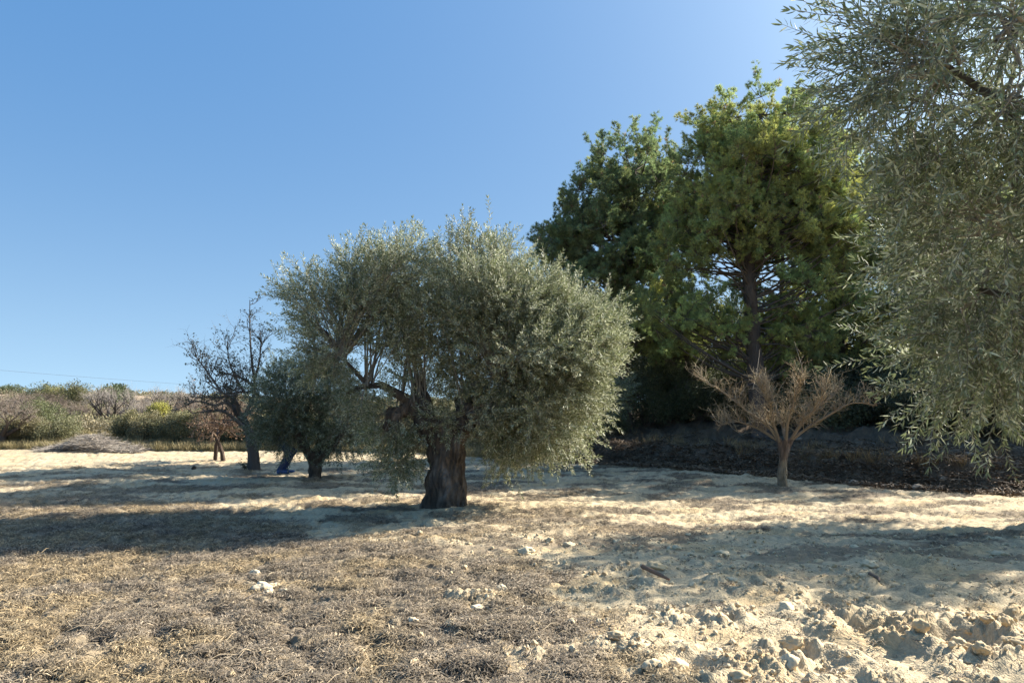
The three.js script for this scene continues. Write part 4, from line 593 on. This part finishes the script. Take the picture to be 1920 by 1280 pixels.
const CLOD = [0, 1, 2, 3, 4].map(clodGeo);
const soilMat = (c) => { const m = new THREE.MeshStandardMaterial({ vertexColors: true, roughness: 1 }); m.color.setRGB(c[0], c[1], c[2]); return m; };
const CLODMAT = [soilMat([0.68, 0.56, 0.37]), soilMat([0.58, 0.445, 0.265]), soilMat([0.70, 0.58, 0.40]), soilMat([0.34, 0.27, 0.2])];
{
  const r = rng(970);
  const put = (px, py, s, v, mt, label, group) => { const g = onGround(px, py), o = mesh('earth_clod', CLOD[v], CLODMAT[mt]); o.position.set(g.x, g.y + s * 0.2, g.z); o.scale.set(s * (0.85 + 0.4 * r()), s * (0.75 + 0.35 * r()), s * (0.85 + 0.4 * r())); o.rotation.y = r() * 6.28; o.userData = { label, category: 'clod' }; if (group) o.userData.group = group; return o; };
  put(492, 1106, 0.085, 0, 2, 'largest pale clod in the little heap on the straw at left'); put(514, 1100, 0.055, 1, 2, 'pale clod at the right of the little heap on the straw'); put(533, 1118, 0.045, 2, 2, 'pale clod lying lowest, right of the little heap on the straw'); put(465, 1092, 0.05, 3, 2, 'pale clod at the left of the little heap on the straw'); put(478, 1080, 0.042, 4, 2, 'pale clod at the back of the little heap on the straw'); put(503, 1118, 0.05, 2, 2, 'pale clod in front of the largest one in the little heap');
  put(1760, 1190, 0.06, 1, 1, 'ochre clod at the left rim of the dug hollow at lower right'); put(1800, 1218, 0.07, 2, 1, 'big ochre clod in front of the dug hollow at lower right'); put(1835, 1208, 0.055, 3, 1, 'ochre clod at the right rim of the dug hollow'); put(1850, 1182, 0.045, 0, 1, 'small ochre clod behind the right rim of the dug hollow'); put(1730, 1212, 0.05, 4, 1, 'ochre clod left of the dug hollow nearest the frame bottom'); put(1842, 1235, 0.05, 2, 1, 'sandy clod below the dug hollow at lower right'); put(1905, 1222, 0.06, 0, 1, 'ochre clod at the right edge of the frame');
  put(1485, 1212, 0.07, 3, 1, 'ochre clod beside the small round hollow at lower centre right'); put(775, 1180, 0.04, 1, 2, 'single pale clod on the straw in the lower centre'); put(940, 1120, 0.05, 4, 2, 'pale clod on the straw right of the centre'); put(895, 1150, 0.055, 0, 2, 'pale clod left of the sandy patch in the lower centre');
  for (let k = 0; k < 75; k++) { const d = 4.6 + 5.5 * Math.pow(r(), 1.2), a = (-12 + 46 * r()) * Math.PI / 180, x = d * Math.tan(a), z = -d; if (r() < strawy(x, z) * 0.85) continue; const s = 0.03 + 0.055 * r() * r(), o = mesh('earth_clod', CLOD[k % 5], CLODMAT[k % 3 === 1 ? 1 : 0]); o.position.set(x, H(x, z) + s * 0.12, z); o.scale.set(s * (0.8 + 0.6 * r()), s * (0.7 + 0.5 * r()), s * (0.8 + 0.6 * r())); o.rotation.y = r() * 6.28; o.userData = { label: 'loose sandy clod scattered on the broken bare soil', category: 'clod', group: 'clods scattered on bare soil' }; }
  const c = new Copies(); for (let k = 0; k < 17000; k++) { const d = 3.4 + 6.3 * Math.pow(r(), 1.3), a = (-40 + 80 * r()) * Math.PI / 180, x = d * Math.tan(a), z = -d; const st = strawy(x, z); if (r() < st * 0.9) continue; if (r() > 0.25 + 0.75 * smooth(-0.1, 0.5, n2(x * 1.3 - 8, z * 1.3))) continue; const s = 0.005 + 0.019 * Math.pow(r(), 3), t = 0.85 + 0.25 * r(), oc = r() < 0.3; c.add(V(x, H(x, z) + s * 0.2, z), unit(r), r() * 6.28, s, oc ? [0.57 * t, 0.44 * t, 0.27 * t] : [0.66 * t, 0.54 * t, 0.355 * t]); }
  const o = c.build('soil_crumbs', CLOD[3], MAT.soil); Object.assign(o.userData, { label: 'small crumbs of sandy soil strewn over the bare ground', category: 'soil' });
  const stick = (x0, y0, x1, y1, rad, col, label) => { const A = onGround(x0, y0), B = onGround(x1, y1), w = new Acc(), L = (p) => p.clone().sub(A); const mid = A.clone().lerp(B, 0.55).add(V(0.02, 0.03, 0.02)); A.y += rad; B.y += rad * 2; w.tube([V(0, 0, 0), L(mid), L(B)], [rad, rad * 0.85, rad * 0.5], 6, col, { knob: 0.2, seed: x0, vary: 0.3 }); const o = mesh('stick', w.build(), MAT.twig); o.position.copy(A); o.userData = { label, category: 'stick' }; };
  stick(1205, 1082, 1255, 1100, 0.022, [0.22, 0.13, 0.08], 'short brown stick lying on the broken soil'); stick(1632, 1090, 1650, 1103, 0.018, [0.16, 0.11, 0.08], 'dark stick on the sand below the right shadow'); stick(1595, 880, 1700, 885, 0.012, [0.30, 0.25, 0.2], 'long pale stick lying on the bank at right'); stick(1905, 905, 1940, 900, 0.02, [0.2, 0.16, 0.12], 'thick stick on the bank at the right edge');
  { const b = onGround(362, 878), s = new Acc(); s.tube([V(0, -0.05, 0), V(0.01, 0.05, 0), V(0.03, 0.09, 0)], [0.07, 0.05, 0.035], 9, [0.11, 0.085, 0.065], { knob: 0.3, seed: 4, vary: 0.3 }); const o = mesh('stump', s.build(), MAT.bark); o.position.copy(b); o.userData = { label: 'small dark stump on the sunlit field at left', category: 'stump' }; }
  { const b = onGround(461, 880), o = thing('sprout', 'dark low sucker shoots at the foot of the dark almond', 'plant', b), w = new Acc(); for (let k = 0; k < 16; k++) { const d = V((r() - 0.7), 0.5 + r() * 0.6, r() - 0.5).normalize(), l = 0.15 + 0.2 * r(); w.tube([V(0, -0.03, 0), d.clone().multiplyScalar(l * 0.6), d.clone().multiplyScalar(l).add(V(0, -0.03, 0))], [0.006, 0.004, 0.002], 3, [0.1, 0.1, 0.05]); for (let q = 0; q < 6; q++) w.leaf(d.clone().multiplyScalar(l * (0.3 + 0.7 * r())), unit(r), unit(r), 0.07, 0.022, [0.07, 0.08, 0.035]); } mesh('shoots', w.build(), MAT.bush, o); }
  [[1330, 862], [1500, 868], [1512, 874], [1560, 893], [1600, 897], [1660, 900], [1690, 893], [1720, 905], [1770, 902], [1820, 893], [1850, 912]].forEach(([px, py], i) => { const g = G(px, py, 0.1), s = 0.04 + 0.06 * r(), o = mesh('bank_stone', CLOD[i % 5], CLODMAT[3]); o.position.set(g.x, H(g.x, g.z) + s * 0.25, g.z); o.scale.set(s * 1.3, s, s); o.rotation.y = r() * 6; o.userData = { label: ORD[i] + ' from left of the dull stones along the shaded foot of the bank', category: 'stone', group: 'stones along the bank' }; });
}
// ---------------------------------------------------------------- mown straw
{
  const r = rng(980), geos = [];
  for (let v = 0; v < 4; v++) {
    const a = new Acc();
    for (let k = 0; k < 14; k++) {
      const an = r() * 6.28, l = 0.02 + 0.075 * r() * r() + 0.02 * r(), w = 0.0013 + 0.0018 * r(), p = V((r() - 0.5) * 0.10, 0.002 + 0.012 * r(), (r() - 0.5) * 0.10), up = (r() - 0.42) * 0.26, d = V(Math.cos(an), up, Math.sin(an)).normalize(), s = V(-Math.sin(an), (r() - 0.5) * 0.8, Math.cos(an)).normalize().multiplyScalar(w), t = r() < 0.42 ? 0.25 + 0.25 * r() : 0.7 + 0.5 * r(), c = [t, t, t];
      const m = p.clone().addScaledVector(d, l * 0.5).add(V(0, 0.012 * r(), 0)), e = p.clone().addScaledVector(d, l).add(V((r() - 0.5) * 0.03, -0.02 * r(), (r() - 0.5) * 0.03));
      const i0 = a.v(p.clone().add(s), c), i1 = a.v(p.clone().sub(s), c), i2 = a.v(m.clone().add(s), c), i3 = a.v(m.clone().sub(s), c), i4 = a.v(e, c); a.i.push(i0, i1, i2, i1, i3, i2, i2, i3, i4);
    }
    geos.push(a.build());
  }
  { const a = new Acc(); for (let k = 0; k < 3; k++) { const an = r() * 6.28, l = 0.06 + 0.08 * r(), p = V((r() - 0.5) * 0.12, 0.012 + 0.02 * r(), (r() - 0.5) * 0.12), d = V(Math.cos(an), 0.08 + 0.35 * r(), Math.sin(an)).normalize(), c = [0.95, 0.94, 0.9]; a.tube([p, p.clone().addScaledVector(d, l * 0.6).add(V(0, 0.008, 0)), p.clone().addScaledVector(d, l).add(V(0.01, -0.015, 0))], [0.0016, 0.0014, 0.001], 3, c, { cap: false }); } geos.push(a.build()); }
  const C = geos.map(() => new Copies());
  for (let k = 0; k < 215000; k++) {
    const d = 3.3 + 17 * Math.pow(r(), 1.25), a = (-41 + 82 * r()) * Math.PI / 180, x = d * Math.tan(a), z = -d, st = strawy(x, z);
    if (bankOf(x, z) > -0.3) continue;
    if (r() > Math.max(st * smooth(-0.5, 0.5, n2(x * 2.4, z * 2.4) + 0.7 * n2(x * 7, z * 7) + 0.3), 0.3 * smooth(0.1, 0.4, n2(x * 0.4 + 40, z * 0.85) + 0.4 * n2(x * 1.7, z * 3.1)) * smooth(8.5, 10, d) + 0.02)) continue;
    const gold = smooth(0.1, 0.7, n2(x * 0.7 + 2, z * 0.7) + 0.55 * smooth(-1.5, -4, x)), t = (0.72 + 0.5 * r()) * (0.95 + 0.32 * n2(x * 3.3 + 8, z * 3.3)), grey = r();
    const col = [lerp(lerp(0.45, 0.26, grey), 0.46, gold) * t, lerp(lerp(0.36, 0.20, grey), 0.345, gold) * t, lerp(lerp(0.245, 0.14, grey), 0.195, gold) * t];
    C[r() < 0.022 ? 4 : k % 4].add(V(x, H(x, z), z), V((r() - 0.5) * 0.2, 1, (r() - 0.5) * 0.2).normalize(), r() * 6.28, 0.75 + 0.6 * r(), col);
  }
  C.forEach((c, i) => { const o = c.build('mown_straw', geos[i], MAT.straw); Object.assign(o.userData, { label: 'mown straw lying over the field', category: 'straw' }); });
}
renderer.render(scene, camera);
